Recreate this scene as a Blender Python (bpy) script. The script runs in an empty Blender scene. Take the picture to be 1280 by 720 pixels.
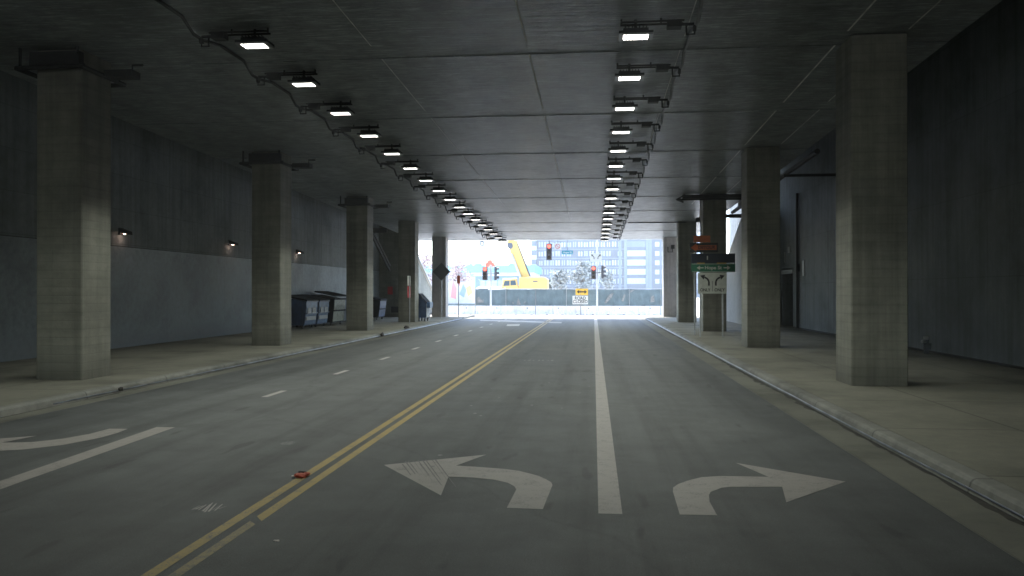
import bpy, bmesh, math, random
from mathutils import Vector, Matrix
random.seed(7); rng = random.Random(3)
PI = math.pi
sc = bpy.context.scene
C = sc.collection

# ------------------------------------------------------------------ camera geometry (metres; the road runs along +Y)
CAMZ = 2.15; F = 1000.0; TH = math.atan(0.102); cs, sn = math.cos(TH), math.sin(TH)
def G(px, py, z=0.0):
    """place on a level surface at height z that the photo shows at this spot"""
    D = F*(CAMZ-z)/(py-364.0); xc = (px-640)/F*D
    return Vector((xc*cs-D*sn, xc*sn+D*cs, z))
def PD(px, py, D):
    xc = (px-640)/F*D
    return Vector((xc*cs-D*sn, xc*sn+D*cs, CAMZ+(364-py)/F*D))
def ceil_z(y): return 8.05-0.027*y

# ------------------------------------------------------------------ materials
M = {}
def newmat(name):
    m = bpy.data.materials.new(name); m.use_nodes = True
    nt = m.node_tree; b = nt.nodes['Principled BSDF']; M[name] = m
    return m, nt, b
def N(nt, t, **k):
    n = nt.nodes.new(t)
    for a, v in k.items():
        if hasattr(n, a): setattr(n, a, v)
        else: n.inputs[a].default_value = v
    return n
def L(nt, a, b): nt.links.new(a, b)
def plain(name, col, rough=.5, metal=0, spec=.5, emit=0, ecol=None, vary=.0, vscale=6):
    m, nt, b = newmat(name)
    b.inputs['Base Color'].default_value = (*col, 1); b.inputs['Roughness'].default_value = rough
    b.inputs['Metallic'].default_value = metal; b.inputs['Specular IOR Level'].default_value = spec
    if emit:
        b.inputs['Emission Color'].default_value = (*(ecol or col), 1); b.inputs['Emission Strength'].default_value = emit
    if vary:
        tc = N(nt, 'ShaderNodeTexCoord'); no = N(nt, 'ShaderNodeTexNoise'); no.inputs['Scale'].default_value = vscale; no.inputs['Detail'].default_value = 6
        L(nt, tc.outputs['Object'], no.inputs['Vector'])
        r = N(nt, 'ShaderNodeMapRange'); r.inputs[1].default_value = .3; r.inputs[2].default_value = .7
        r.inputs[3].default_value = 1-vary; r.inputs[4].default_value = 1+vary
        L(nt, no.outputs['Fac'], r.inputs[0])
        mx = N(nt, 'ShaderNodeVectorMath', operation='SCALE'); mx.inputs[0].default_value = col
        L(nt, r.outputs[0], mx.inputs['Scale']); L(nt, mx.outputs[0], b.inputs['Base Color'])
    return m
def ramp(nt, src, stops):
    r = N(nt, 'ShaderNodeValToRGB'); e = r.color_ramp.elements
    while len(e) < len(stops): e.new(.5)
    for i, (p, c) in enumerate(stops): e[i].position = p; e[i].color = (c[0], c[1], c[2], 1) if hasattr(c, '__len__') else (c, c, c, 1)
    L(nt, src, r.inputs[0]); return r
def mult(nt, a, b, fac=1.0):
    m = N(nt, 'ShaderNodeMix', data_type='RGBA', blend_type='MULTIPLY'); m.inputs[0].default_value = fac
    L(nt, a, m.inputs[6]); L(nt, b, m.inputs[7]); return m.outputs[2]
def noise(nt, vec, scale, detail=6, rough=.55):
    n = N(nt, 'ShaderNodeTexNoise'); n.inputs['Scale'].default_value = scale; n.inputs['Detail'].default_value = detail
    n.inputs['Roughness'].default_value = rough; L(nt, vec, n.inputs['Vector']); return n.outputs['Fac']
def mapped(nt, scale, loc=None, rnd=False):
    tc = N(nt, 'ShaderNodeTexCoord'); mp = N(nt, 'ShaderNodeMapping'); mp.inputs['Scale'].default_value = scale
    L(nt, tc.outputs['Object'], mp.inputs['Vector'])
    if rnd:
        oi = N(nt, 'ShaderNodeObjectInfo'); s = N(nt, 'ShaderNodeMath', operation='MULTIPLY'); s.inputs[1].default_value = 90
        L(nt, oi.outputs['Random'], s.inputs[0]); L(nt, s.outputs[0], mp.inputs['Location'])
    return mp.outputs['Vector']
def MAP(nt, src, a, b_):
    r = N(nt, 'ShaderNodeMapRange'); r.inputs[1].default_value = a; r.inputs[2].default_value = b_; L(nt, src, r.inputs[0]); return r.outputs[0]
def bump(nt, b, h, strength, dist=.02):
    bp = N(nt, 'ShaderNodeBump'); bp.inputs['Strength'].default_value = strength; bp.inputs['Distance'].default_value = dist
    L(nt, h, bp.inputs['Height']); L(nt, bp.outputs[0], b.inputs['Normal'])

def concrete(name, col, boards=None, streak=True, rough=.75, dark=.6, spec=.4, rnd=False, form=None, blot=.6, mort=(.012, .6), grime=False):
    """cast concrete: blotches, vertical run-off streaks, pinholes, optional board-form lines (axis z, spacing) and panel joints"""
    m, nt, b = newmat(name)
    v1 = mapped(nt, (1, 1, 1), rnd=rnd)
    n1 = noise(nt, v1, .45, 8, .62); n2 = noise(nt, v1, 5, 8, .65); n3 = noise(nt, v1, 45, 3, .6)
    base = ramp(nt, n1, [(.3, tuple(c*dark for c in col)), (.5, col), (.72, tuple(min(1, c*1.22) for c in col))])
    r2 = ramp(nt, n2, [(.3, .72), (.6, 1.05)]); c = mult(nt, base.outputs[0], r2.outputs[0], blot)
    r3 = ramp(nt, n3, [(.28, .6), (.42, 1.0)]); c = mult(nt, c, r3.outputs[0], .5)
    h = n2
    if streak:
        v2 = mapped(nt, (2.6, 2.6, .10), rnd=rnd); ns = noise(nt, v2, 1.4, 7, .7)
        rs = ramp(nt, ns, [(.34, .62), (.56, 1.0)]); c = mult(nt, c, rs.outputs[0], .75)
    if boards:
        tc = N(nt, 'ShaderNodeTexCoord'); sp = N(nt, 'ShaderNodeSeparateXYZ'); L(nt, tc.outputs['Object'], sp.inputs[0])
        md = N(nt, 'ShaderNodeMath', operation='PINGPONG'); md.inputs[1].default_value = boards/2; L(nt, sp.outputs['Z'], md.inputs[0])
        rb = ramp(nt, md.outputs[0], [(0, .72), (.02, 1.0)]); c = mult(nt, c, rb.outputs[0], .5)
        vb = mapped(nt, (.7, .7, 1/boards*1.0), rnd=rnd)
        nb = noise(nt, vb, 1.0, 2, .5); rr = ramp(nt, nb, [(.35, .86), (.65, 1.08)]); c = mult(nt, c, rr.outputs[0], .8)
        ad = N(nt, 'ShaderNodeMath', operation='ADD'); L(nt, rb.outputs[0], ad.inputs[0]); L(nt, n2, ad.inputs[1]); h = ad.outputs[0]
    if form:
        br = N(nt, 'ShaderNodeTexBrick'); br.offset = 0; br.inputs['Scale'].default_value = 1
        br.inputs['Brick Width'].default_value = form[0]; br.inputs['Row Height'].default_value = form[1]; br.inputs['Mortar Size'].default_value = mort[0]
        br.inputs['Color1'].default_value = (1, 1, 1, 1); br.inputs['Color2'].default_value = (.86, .86, .86, 1); br.inputs['Mortar'].default_value = (mort[1],)*3+(1,)
        tc = N(nt, 'ShaderNodeTexCoord'); sp = N(nt, 'ShaderNodeSeparateXYZ'); L(nt, tc.outputs['Object'], sp.inputs[0])
        cb = N(nt, 'ShaderNodeCombineXYZ'); ax = form[2]
        L(nt, sp.outputs[ax[0]], cb.inputs['X']); L(nt, sp.outputs[ax[1]], cb.inputs['Y']); L(nt, cb.outputs[0], br.inputs['Vector'])
        c = mult(nt, c, br.outputs['Color'], .7)
    if grime:
        tc = N(nt, 'ShaderNodeTexCoord'); sp = N(nt, 'ShaderNodeSeparateXYZ'); L(nt, tc.outputs['Object'], sp.inputs[0])
        ad = N(nt, 'ShaderNodeMath', operation='MULTIPLY_ADD'); ad.inputs[1].default_value = -1.6; L(nt, n1, ad.inputs[0]); L(nt, sp.outputs['Z'], ad.inputs[2])
        a2 = N(nt, 'ShaderNodeMath', operation='MULTIPLY_ADD'); a2.inputs[1].default_value = -.5; L(nt, n2, a2.inputs[0]); L(nt, ad.outputs[0], a2.inputs[2])
        c = mult(nt, c, ramp(nt, MAP(nt, a2.outputs[0], -1.1, -.4), [(0, .5), (1, 1)]).outputs[0], .8)
    L(nt, c, b.inputs['Base Color'])
    rr = ramp(nt, n2, [(.3, rough-.12), (.7, min(1, rough+.12))]); L(nt, rr.outputs[0], b.inputs['Roughness'])
    b.inputs['Specular IOR Level'].default_value = spec
    bump(nt, b, h, .35, .015)
    return m

def asphalt():
    m, nt, b = newmat('asphalt')
    v = mapped(nt, (1, 1, 1)); vs = mapped(nt, (1.5, .06, 1))
    big = noise(nt, v, .22, 6, .6); fine = noise(nt, v, 90, 3, .7); med = noise(nt, v, 3, 8, .7); st = noise(nt, vs, 1.1, 5, .6)
    base = ramp(nt, big, [(.32, (.050, .054, .054)), (.68, (.096, .101, .100))])
    c = mult(nt, base.outputs[0], ramp(nt, fine, [(.3, .45), (.7, 1.45)]).outputs[0], .85)
    c = mult(nt, c, ramp(nt, med, [(.3, .8), (.7, 1.15)]).outputs[0], .6)
    c = mult(nt, c, ramp(nt, st, [(.36, .66), (.5, 1.0), (.66, 1.16)]).outputs[0], .9)
    # sealed hairline cracks and small dark patches
    vo = N(nt, 'ShaderNodeTexVoronoi', feature='DISTANCE_TO_EDGE'); vo.inputs['Scale'].default_value = .11
    dv = N(nt, 'ShaderNodeVectorMath', operation='ADD'); wn = N(nt, 'ShaderNodeTexNoise'); wn.inputs['Scale'].default_value = .8; wn.inputs['Detail'].default_value = 8
    L(nt, v, wn.inputs['Vector']); L(nt, v, dv.inputs[0]); L(nt, wn.outputs['Color'], dv.inputs[1]); L(nt, dv.outputs[0], vo.inputs['Vector'])
    c = mult(nt, c, ramp(nt, vo.outputs['Distance'], [(0, .6), (.006, 1)]).outputs[0], .45)
    pt = noise(nt, v, 1.1, 4, .6); c = mult(nt, c, ramp(nt, pt, [(.38, .78), (.5, 1.0), (.62, 1.12)]).outputs[0], .7)
    vg = N(nt, 'ShaderNodeTexVoronoi'); vg.inputs['Scale'].default_value = 26; L(nt, v, vg.inputs['Vector']); c = mult(nt, c, ramp(nt, vg.outputs['Distance'], [(.06, 1.5), (.14, 1.0), (.6, .9)]).outputs[0], .7)
    vd = mapped(nt, (3.2, .9, 1)); od = noise(nt, vd, 1.0, 2, .4); c = mult(nt, c, ramp(nt, od, [(.27, .55), (.33, 1)]).outputs[0], .8)
    sp = noise(nt, v, .9, 3, .5)
    c = mult(nt, c, ramp(nt, sp, [(.24, .62), (.31, 1)]).outputs[0], .7)
    L(nt, c, b.inputs['Base Color'])
    L(nt, ramp(nt, big, [(.3, .62), (.7, .78)]).outputs[0], b.inputs['Roughness'])
    b.inputs['Specular IOR Level'].default_value = .45
    bump(nt, b, fine, .25, .006)
    return m

def paint(name, col, wear=.35, scale=5):
    m, nt, b = newmat(name)
    v = mapped(nt, (1, 1, 1)); a = noise(nt, v, scale, 9, .72); f = noise(nt, v, 60, 4, .7)
    av = N(nt, 'ShaderNodeMath', operation='MULTIPLY_ADD'); av.inputs[1].default_value = .5; L(nt, f, av.inputs[0]); 
    hf = N(nt, 'ShaderNodeMath', operation='MULTIPLY'); hf.inputs[1].default_value = .5; L(nt, a, hf.inputs[0]); L(nt, hf.outputs[0], av.inputs[2])
    dk = (.085, .088, .085)
    r = ramp(nt, av.outputs[0], [(wear-.06, dk), (wear+.05, col), (.75, tuple(c*1.1 for c in col))])
    L(nt, r.outputs[0], b.inputs['Base Color']); b.inputs['Roughness'].default_value = .6
    return m

def ceiling_mat():
    m, nt, b = newmat('ceiling_concrete')
    v = mapped(nt, (1, 1, 1)); vx = mapped(nt, (.35, 5, 1)); vy = mapped(nt, (.5, .12, 1))
    big = noise(nt, vy, 1.0, 7, .6); med = noise(nt, v, 1.6, 9, .68); ply = noise(nt, vx, 1.6, 7, .75)
    base = ramp(nt, big, [(.3, (.155, .174, .178)), (.7, (.325, .35, .36))])
    c = mult(nt, base.outputs[0], ramp(nt, med, [(.32, .55), (.5, .95), (.66, 1.2)]).outputs[0], .85)
    c = mult(nt, c, ramp(nt, ply, [(.36, .68), (.62, 1.18)]).outputs[0], .75)
    vf = mapped(nt, (1.3, 13, 1)); fl = noise(nt, vf, 1.5, 6, .75); c = mult(nt, c, ramp(nt, fl, [(.42, .75), (.54, 1.0), (.62, 1.9)]).outputs[0], .9)  # streaks brightened in the colour stand in for glints on the slab
    br = N(nt, 'ShaderNodeTexBrick'); br.offset = .5; br.inputs['Scale'].default_value = 1
    br.inputs['Brick Width'].default_value = 2.44; br.inputs['Row Height'].default_value = 1.22; br.inputs['Mortar Size'].default_value = .006
    br.inputs['Color1'].default_value = (1, 1, 1, 1); br.inputs['Color2'].default_value = (.82, .83, .82, 1); br.inputs['Mortar'].default_value = (.62, .62, .62, 1)
    L(nt, v, br.inputs['Vector']); c = mult(nt, c, br.outputs['Color'], .55)
    L(nt, c, b.inputs['Base Color'])
    L(nt, ramp(nt, ply, [(.3, .27), (.7, .55)]).outputs[0], b.inputs['Roughness'])
    b.inputs['Specular IOR Level'].default_value = .5
    ad = N(nt, 'ShaderNodeMath', operation='ADD'); L(nt, ply, ad.inputs[0]); L(nt, med, ad.inputs[1])
    bump(nt, b, ad.outputs[0], .6, .03)
    return m

asphalt(); ceiling_mat()
concrete('column_concrete', (.225, .224, .188), boards=.19, rnd=True, dark=.66, rough=.7, grime=True)
concrete('wall_upper', (.245, .275, .29), form=(2.44, 1.22, ('Y', 'Z')), dark=.6)
concrete('wall_lower', (.30, .345, .385), dark=.62, rough=.6, grime=True, streak=False, blot=.9, form=(4.88, 50, ('Y', 'Z')))
concrete('wall_right', (.19, .215, .23), form=(3.6, 2.4, ('Y', 'Z')), dark=.62)
concrete('sidewalk_concrete', (.195, .19, .155), streak=False, form=(3.05, 3.05, ('Y', 'X')), dark=.5, rough=.78, blot=.9, mort=(.02, .28))
concrete('kerb_concrete', (.21, .21, .19), streak=False, dark=.4, form=(3.0, 50, ('Y', 'X')), blot=1.0, mort=(.02, .3))
concrete('gutter_concrete', (.135, .135, .112), streak=False, dark=.5, blot=1.0)
concrete('pale_concrete', (.50, .50, .49), streak=False, dark=.85)
concrete('barrier_concrete', (.78, .78, .78), dark=.9, rnd=True)
concrete('band_concrete', (.165, .18, .18), streak=False, dark=.7)
concrete('daylit_column_concrete', (.46, .44, .44), rnd=True, dark=.8)  # lighter copy for the last columns: exit daylight put into the colour
concrete('ground_concrete', (.36, .36, .35), streak=False, dark=.8)
paint('white_paint', (.23, .215, .20), wear=.425); paint('faint_paint', (.19, .19, .19), wear=.50, scale=9)
paint('dash_paint', (.27, .255, .24), wear=.33)
paint('yellow_paint', (.28, .205, .06), wear=.44); paint('faded_yellow', (.22, .175, .075), wear=.47, scale=7)
plain('tyre_mark', (.13, .13, .13), .8, vary=.3, vscale=30)
plain('black_metal', (.018, .02, .022), .75, vary=.3)
plain('grey_metal', (.22, .23, .24), .45, .6, vary=.2)
plain('galvanised', (.42, .43, .44), .45, .7, vary=.15)
plain('pale_joint', (.70, .70, .68), .7, vary=.3, vscale=3)
plain('dark_recess', (.02, .022, .025), .8)
LAMP = plain('lamp_lens', (.9, .9, .9), .4, emit=2.6, ecol=(1, .96, .90))
plain('louvre', (.35, .35, .35), .4, .4)
plain('warm_bulb', (1, .75, .55), .4, emit=3.5, ecol=(1, .66, .50))
plain('red_signal', (.9, .05, .03), .4, emit=.9, ecol=(1, .07, .05))
plain('dark_lens', (.04, .035, .03), .25)
plain('signal_black', (.075, .075, .085), .55, vary=.15)
plain('pole_paint', (.55, .56, .56), .5, vary=.1)
plain('crane_yellow', (.60, .39, .11), .4, vary=.1)
plain('crane_grey', (.10, .11, .13), .5, .3)
plain('glass_dark', (.05, .08, .10), .1, spec=.8)
plain('hook_red', (.60, .12, .07), .5)
plain('screen_green', (.125, .172, .185), .9, vary=.22, vscale=1.5)
plain('screen_tear', (.24, .24, .23), .9, vary=.3)
plain('sign_white', (.62, .63, .60), .5, vary=.08)
plain('sign_dim', (.62, .64, .58), .5, vary=.12)
plain('sign_green', (.012, .16, .085), .45, vary=.1)
plain('sign_navy', (.012, .020, .040), .6, vary=.2)
plain('sign_orange', (.62, .13, .025), .5, vary=.15)
plain('sign_yellow', (.70, .42, .05), .5)
plain('sign_black', (.012, .012, .012), .5)
plain('sign_red', (.50, .03, .035), .5, vary=.1)
plain('sign_cyan', (.02, .25, .34), .5)
plain('sign_back', (.10, .105, .115), .5, .4)
plain('blue_bin', (.016, .05, .13), .45, vary=.35, vscale=3)
plain('blue_bin_front', (.05, .12, .25), .45, vary=.35, vscale=4)  # blue_bin lightened: light on the road-side fronts put into colour; also the tray
plain('green_bin', (.24, .27, .21), .5, vary=.35, vscale=4)
plain('bin_lid', (.014, .018, .028), .85, spec=.2, vary=.2)
plain('sticker', (.34, .36, .37), .5, vary=.2, vscale=20)
plain('rubber', (.02, .02, .02), .8)
plain('litter_orange', (.36, .055, .022), .6, vary=.3, vscale=30)
plain('litter_pale', (.55, .50, .47), .6)
plain('litter_dark', (.035, .03, .028), .8)
plain('facade', (.062, .092, .118), .6, vary=.12, vscale=.4)
plain('facade_light', (.13, .18, .235), .6, vary=.08, vscale=.4)
plain('facade_dark', (.045, .08, .13), .5, vary=.15, vscale=.4)
plain('window_glass', (.30, .37, .43), .15, spec=.8, vary=.3, vscale=.13)
plain('blind_white', (.45, .48, .52), .6)
plain('turquoise', (.10, .42, .46), .6, vary=.08)
plain('pale_wall', (.52, .57, .60), .7, vary=.1, vscale=.3)
plain('grey_wall', (.17, .24, .29), .7, vary=.15, vscale=.5)
plain('bark', (.19, .17, .15), .9, vary=.3)
plain('leaf_green', (.075, .085, .06), .8, vary=.35, vscale=2)
plain('leaf_grey', (.30, .32, .31), .8, vary=.35, vscale=2)
plain('blossom', (.42, .34, .34), .8, vary=.35, vscale=3)
plain('white_vehicle', (.7, .71, .72), .35)
plain('water', (.03, .035, .04), .16, spec=.9)
plain('gutter_grime', (.035, .033, .027), .85, vary=.4, vscale=9)
plain('mural_pink', (.62, .30, .30), .7); plain('mural_yellow', (.66, .58, .25), .7); plain('mural_blue', (.28, .38, .60), .7); plain('mural_base', (.58, .58, .55), .7, vary=.1)

# ------------------------------------------------------------------ mesh helpers
class MB:
    def __init__(s): s.v = []; s.f = []; s.m = []; s.cur = 0
    def add(s, vs, fs, mi=None):
        o = len(s.v); s.v += [tuple(v) for v in vs]; s.f += [tuple(i+o for i in f) for f in fs]; s.m += [s.cur if mi is None else mi]*len(fs); return s
    def box(s, a, b, mi=None):
        x0, y0, z0 = a; x1, y1, z1 = b
        x0, x1 = sorted((x0, x1)); y0, y1 = sorted((y0, y1)); z0, z1 = sorted((z0, z1))
        return s.add([(x0, y0, z0), (x1, y0, z0), (x1, y1, z0), (x0, y1, z0), (x0, y0, z1), (x1, y0, z1), (x1, y1, z1), (x0, y1, z1)],
                     [(0, 3, 2, 1), (4, 5, 6, 7), (0, 1, 5, 4), (1, 2, 6, 5), (2, 3, 7, 6), (3, 0, 4, 7)], mi)
    def chbox(s, a, b, c=.03, mi=None):
        """upright box with chamfered vertical edges"""
        x0, y0, z0 = a; x1, y1, z1 = b
        p = [(x0+c, y0), (x1-c, y0), (x1, y0+c), (x1, y1-c), (x1-c, y1), (x0+c, y1), (x0, y1-c), (x0, y0+c)]
        return s.prism(p, z0, z1, mi)
    def prism(s, p, z0, z1, mi=None):
        n = len(p); vs = [(x, y, z0) for x, y in p]+[(x, y, z1) for x, y in p]
        fs = [tuple(range(n-1, -1, -1)), tuple(range(n, 2*n))]+[(i, (i+1) % n, n+(i+1) % n, n+i) for i in range(n)]
        return s.add(vs, fs, mi)
    def extr(s, pts, d, mi=None):
        """extrude a 3D polygon by vector d"""
        n = len(pts); pts = [Vector(p) for p in pts]; d = Vector(d)
        fs = [tuple(range(n-1, -1, -1)), tuple(range(n, 2*n))]+[(i, (i+1) % n, n+(i+1) % n, n+i) for i in range(n)]
        return s.add(pts+[p+d for p in pts], fs, mi)
    def tube(s, path, r, seg=8, mi=None, r1=None):
        path = [Vector(p) for p in path]; n = len(path); vs = []; fs = []
        for i, p in enumerate(path):
            t = (path[min(i+1, n-1)]-path[max(i-1, 0)]).normalized()
            u = t.cross(Vector((0, 0, 1)))
            if u.length < 1e-3: u = Vector((1, 0, 0))
            u.normalize(); w = u.cross(t); rr = r if r1 is None else r+(r1-r)*i/(n-1)
            for k in range(seg):
                a = 2*PI*k/seg; vs.append(p+u*math.cos(a)*rr+w*math.sin(a)*rr)
        for i in range(n-1):
            for k in range(seg):
                fs.append((i*seg+k, i*seg+(k+1) % seg, (i+1)*seg+(k+1) % seg, (i+1)*seg+k))
        fs += [tuple(range(seg-1, -1, -1)), tuple((n-1)*seg+k for k in range(seg))]
        return s.add(vs, fs, mi)
    def sheet(s, pts, mi=None): return s.add(pts, [tuple(range(len(pts)))], mi)
    def build(s, name, mats, parent=None, bevel=0, smooth=False, fixn=True):
        me = bpy.data.meshes.new(name); me.from_pydata(s.v, [], s.f)
        if isinstance(mats, str): mats = [mats]
        for k in mats: me.materials.append(M[k])
        for p, i in zip(me.polygons, s.m): p.material_index = i; p.use_smooth = smooth
        if fixn:
            bm = bmesh.new(); bm.from_mesh(me); bmesh.ops.recalc_face_normals(bm, faces=bm.faces)
            if bevel: bmesh.ops.bevel(bm, geom=bm.edges[:], offset=bevel, segments=1, affect='EDGES')
            bm.to_mesh(me); bm.free()
        me.update()
        o = bpy.data.objects.new(name, me); C.objects.link(o)
        if parent: o.parent = parent
        return o
def tag(o, label=None, cat=None, group=None, kind=None):
    if label: o['label'] = label
    if cat: o['category'] = cat
    if group: o['group'] = group
    if kind: o['kind'] = kind
    return o
def thing(name, loc, label, cat, group=None, rz=0):
    o = bpy.data.objects.new(name, None); C.objects.link(o); o.location = loc; o.rotation_euler = (0, 0, rz); o.empty_display_size = .2
    return tag(o, label, cat, group)
def dup(root, loc, label, rz=None):
    r = root.copy(); C.objects.link(r); r.location = loc; r['label'] = label
    if rz is not None: r.rotation_euler = (0, 0, rz)
    for ch in list(root.children):
        c = ch.copy(); C.objects.link(c); c.parent = r
        for g in list(ch.children):
            d = g.copy(); C.objects.link(d); d.parent = c
    return r
def text(name, body, size, mat, parent, loc, rx=PI/2, rz=0, depth=.003, sx=1):
    cu = bpy.data.curves.new(name, 'FONT'); cu.body = body; cu.size = size; cu.extrude = depth; cu.offset = size*.022; cu.align_x = 'CENTER'; cu.align_y = 'CENTER'
    t = bpy.data.objects.new(name, cu); C.objects.link(t)
    dg = bpy.context.evaluated_depsgraph_get(); me = bpy.data.meshes.new_from_object(t.evaluated_get(dg))
    bpy.data.objects.remove(t); bpy.data.curves.remove(cu)
    me.materials.clear(); me.materials.append(M[mat])
    o = bpy.data.objects.new(name, me); C.objects.link(o); o.parent = parent; o.location = loc; o.rotation_euler = (rx, 0, rz); o.scale = (sx, 1, 1)
    return o
ORD = ['first', 'second', 'third', 'fourth', 'fifth', 'sixth', 'seventh', 'eighth', 'ninth', 'tenth', 'eleventh', 'twelfth', 'thirteenth', 'fourteenth', 'fifteenth', 'sixteenth', 'seventeenth', 'eighteenth']

# ================================================================== SETTING
Y0, YE = -55.0, 64.9          # the covered stretch
XG0, XK0 = -9.62, -10.02      # left asphalt edge, left kerb face
XG1, XK1 = 3.38, 3.97
# ground to the horizon, well below the paving
g = MB().sheet([(-900, -600, -.02), (900, -600, -.02), (900, 1500, -.02), (-900, 1500, -.02)]).build('ground', 'ground_concrete'); tag(g, kind='structure')
road = MB().sheet([(XG0, -60, 0), (XG1, -60, 0), (XG1, 66.0, 0), (-2.3, 66.4, 0), (-2.9, 64.6, 0), (-8.6, 66.2, 0), (XG0, 65.0, 0)]).build('road', 'asphalt'); tag(road, kind='structure')
cross = MB().sheet([(-80, 67.2, -.004), (60, 67.2, -.004), (60, 90, -.004), (-80, 90, -.004)]).build('cross_street', 'pale_concrete'); tag(cross, kind='structure')
for nm, a, b in (('gutter', XK0, XG0), ('gutter', XG1, XK1)):
    m = MB()
    m.sheet([(a, -60, .002), (b, -60, .002), (b, 66, .002), (a, 66, .002)])
    tag(m.build(nm, 'gutter_concrete'), kind='structure')
def sidewalk(xk, xo, sgn):
    p = MB(); z = .15
    a = xk+sgn*.26
    p.box((a+sgn*.012, -60, -.01), (xo, 68.0, z))
    o = p.build('sidewalk', 'sidewalk_concrete'); tag(o, kind='structure')
    k = MB(); pts = [(xk, 0, -.01), (xk+sgn*.035, 0, .11), (xk+sgn*.06, 0, .14), (xk+sgn*.09, 0, .151), (a, 0, .151), (a, 0, -.01)]
    k.extr([(x, -60, zz) for x, _, zz in pts], (0, 127.6, 0))
    tag(k.build('kerb', 'kerb_concrete'), kind='structure')
sidewalk(XK0, -18.0, -1); sidewalk(XK1, 12.5, 1)
# dirt washed along both kerbs, and the thin run of water on the right
def ragged(name, x0, sgn, ya, yb, wf, z, mat, step=.22):
    m = MB(); n = int((yb-ya)/step); rg = random.Random(len(name)+int(ya)); w = [wf(ya+i*step)*rg.uniform(.35, 1.5) for i in range(n+1)]
    for i in range(n):
        y0, y1 = ya+i*step, ya+(i+1)*step
        m.sheet([(x0, y0, z), (x0-sgn*w[i], y0, z), (x0-sgn*w[i+1], y1, z), (x0, y1, z)])
    o = m.build(name, mat); tag(o, kind='structure'); return o
ragged('gutter_dirt', XK1-.002, 1, 2, 60, lambda y: .05+.045*math.sin(y*.9)**2+.05*(math.sin(y*.31+1) > .5), .0045, 'gutter_grime')
ragged('gutter_dirt', XK0+.002, -1, 2, 62, lambda y: .04+.04*math.sin(y*.7)**2, .0045, 'gutter_grime')
ragged('gutter_water', XK1-.004, 1, 7.5, 62, lambda y: min(.03, .006*(y-6.5)), .009, 'water', .5)
ragged('gutter_water', XK0+.004, -1, 22, 62, lambda y: .03, .009, 'water', .5)

# rounded steel nosing let into the kerb faces; it catches the daylight of the exit
plain('nosing_steel', (.24, .27, .32), .30, .85, vary=.6, vscale=2)
for xk, sg, ya in ((XK1, 1, 3), (XK0, -1, 14)):
    m = MB(); rg = random.Random(5); pts = [(xk+sg*.012+rg.uniform(-.004, .004), ya+i*1.5, .045+rg.uniform(-.004, .004)) for i in range(int((63-ya)/1.5))]
    m.tube(pts, .010, 8, r1=.026); o = m.build('kerb_nosing', 'nosing_steel', smooth=True); tag(o, kind='structure')
# ---- painted markings: parts of the road
def mark(name, pts, mat, z=.004, label=None):
    m = MB(); m.sheet([(p[0], p[1], z) for p in pts]); o = m.build(name, mat, road)
    bm = bmesh.new(); bm.from_mesh(o.data); bmesh.ops.triangulate(bm, faces=bm.faces)
    for f in bm.faces:
        if f.normal.z < 0: f.normal_flip()
    bm.to_mesh(o.data); bm.free()
    if label: o['label'] = label
    return o
def pxm(name, pp, mat, z=.004, label=None): return mark(name, [G(*p) for p in pp], mat, z, label)
pxm('turn_arrow', [(480, 581.3), (608, 568.4), (570.2, 582.1), (600.3, 584.0), (631.3, 586.4), (648, 588.6), (660.5, 591.6), (673, 595), (682.8, 599.3), (689, 603), (690.6, 606.5), (678.5, 636.6), (633.5, 634.9), (645.3, 612), (643, 608), (634.7, 603.6), (617.5, 599.8), (591.7, 597), (560.8, 595.9), (551.3, 619.4)], 'white_paint', label='white painted left turn arrow crossed by dark tyre marks')
pxm('turn_arrow', [(919.5, 578.7), (1056.6, 602.2), (982.5, 628), (977.4, 608.7), (911.4, 608.7), (901, 610), (895.2, 612.4), (888, 615), (886, 619), (886.6, 627), (896.2, 644.3), (849.5, 643.3), (840.9, 614.5), (841.2, 609.5), (848, 605), (860.6, 600.6), (876.9, 596.6), (901.2, 595.1), (960.2, 596.2)], 'white_paint', label='white painted right turn arrow')
pxm('turn_arrow', [(137, 536), (160, 536.2), (148, 541), (130, 546.2), (116.6, 549.2), (78, 556.5), (30, 562), (-20, 564.5), (-50, 565), (-60, 585), (-190, 563), (46.7, 544.8), (2, 553.5), (40, 552.8), (77.7, 548.6), (112, 542.6)], 'white_paint', label='white turn arrow at the left edge, pointing left')
rt = random.Random(21)
for i in range(12):   # tyre rub on the left-turn arrow
    x = 503+i*3.6+rt.uniform(-1.2, 1.2); w_ = rt.uniform(.5, 2.0); t0 = 577.5-i*.25+rt.uniform(0, 5)*(i % 3 == 0); k = rt.uniform(.45, 1.0)
    L_ = (20+i*1.9)*k
    pxm('tyre_mark', [(x, t0), (x+w_, t0-.2), (x+w_*1.4+L_*.72, t0+L_), (x+w_*.4+L_*.72, t0+L_*.97)], 'tyre_mark', z=.008)
mark('lane_line', [(.045, 7.78), (.275, 7.78), (.275, 64.5), (.045, 64.5)], 'white_paint', label='long solid white line between the two right lanes')
mark('lane_line', [G(-230, 681), G(196, 534), G(219, 534.3), G(-230, 694)], 'white_paint', label='solid white line beside the left edge arrow')
mark('yellow_line', [(-3.40, 3), (-3.29, 3), (-3.29, 64), (-3.40, 64)], 'yellow_paint', label='left stripe of the double yellow line')
mark('yellow_line', [(-3.195, 7.35), (-3.085, 7.2), (-3.085, 64), (-3.195, 64)], 'yellow_paint', label='right stripe of the double yellow line')
mark('yellow_line', [(-3.195, 3), (-3.10, 3), (-3.10, 7.1), (-3.195, 7.2)], 'faded_yellow', label='worn near end of the right yellow stripe')
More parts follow.
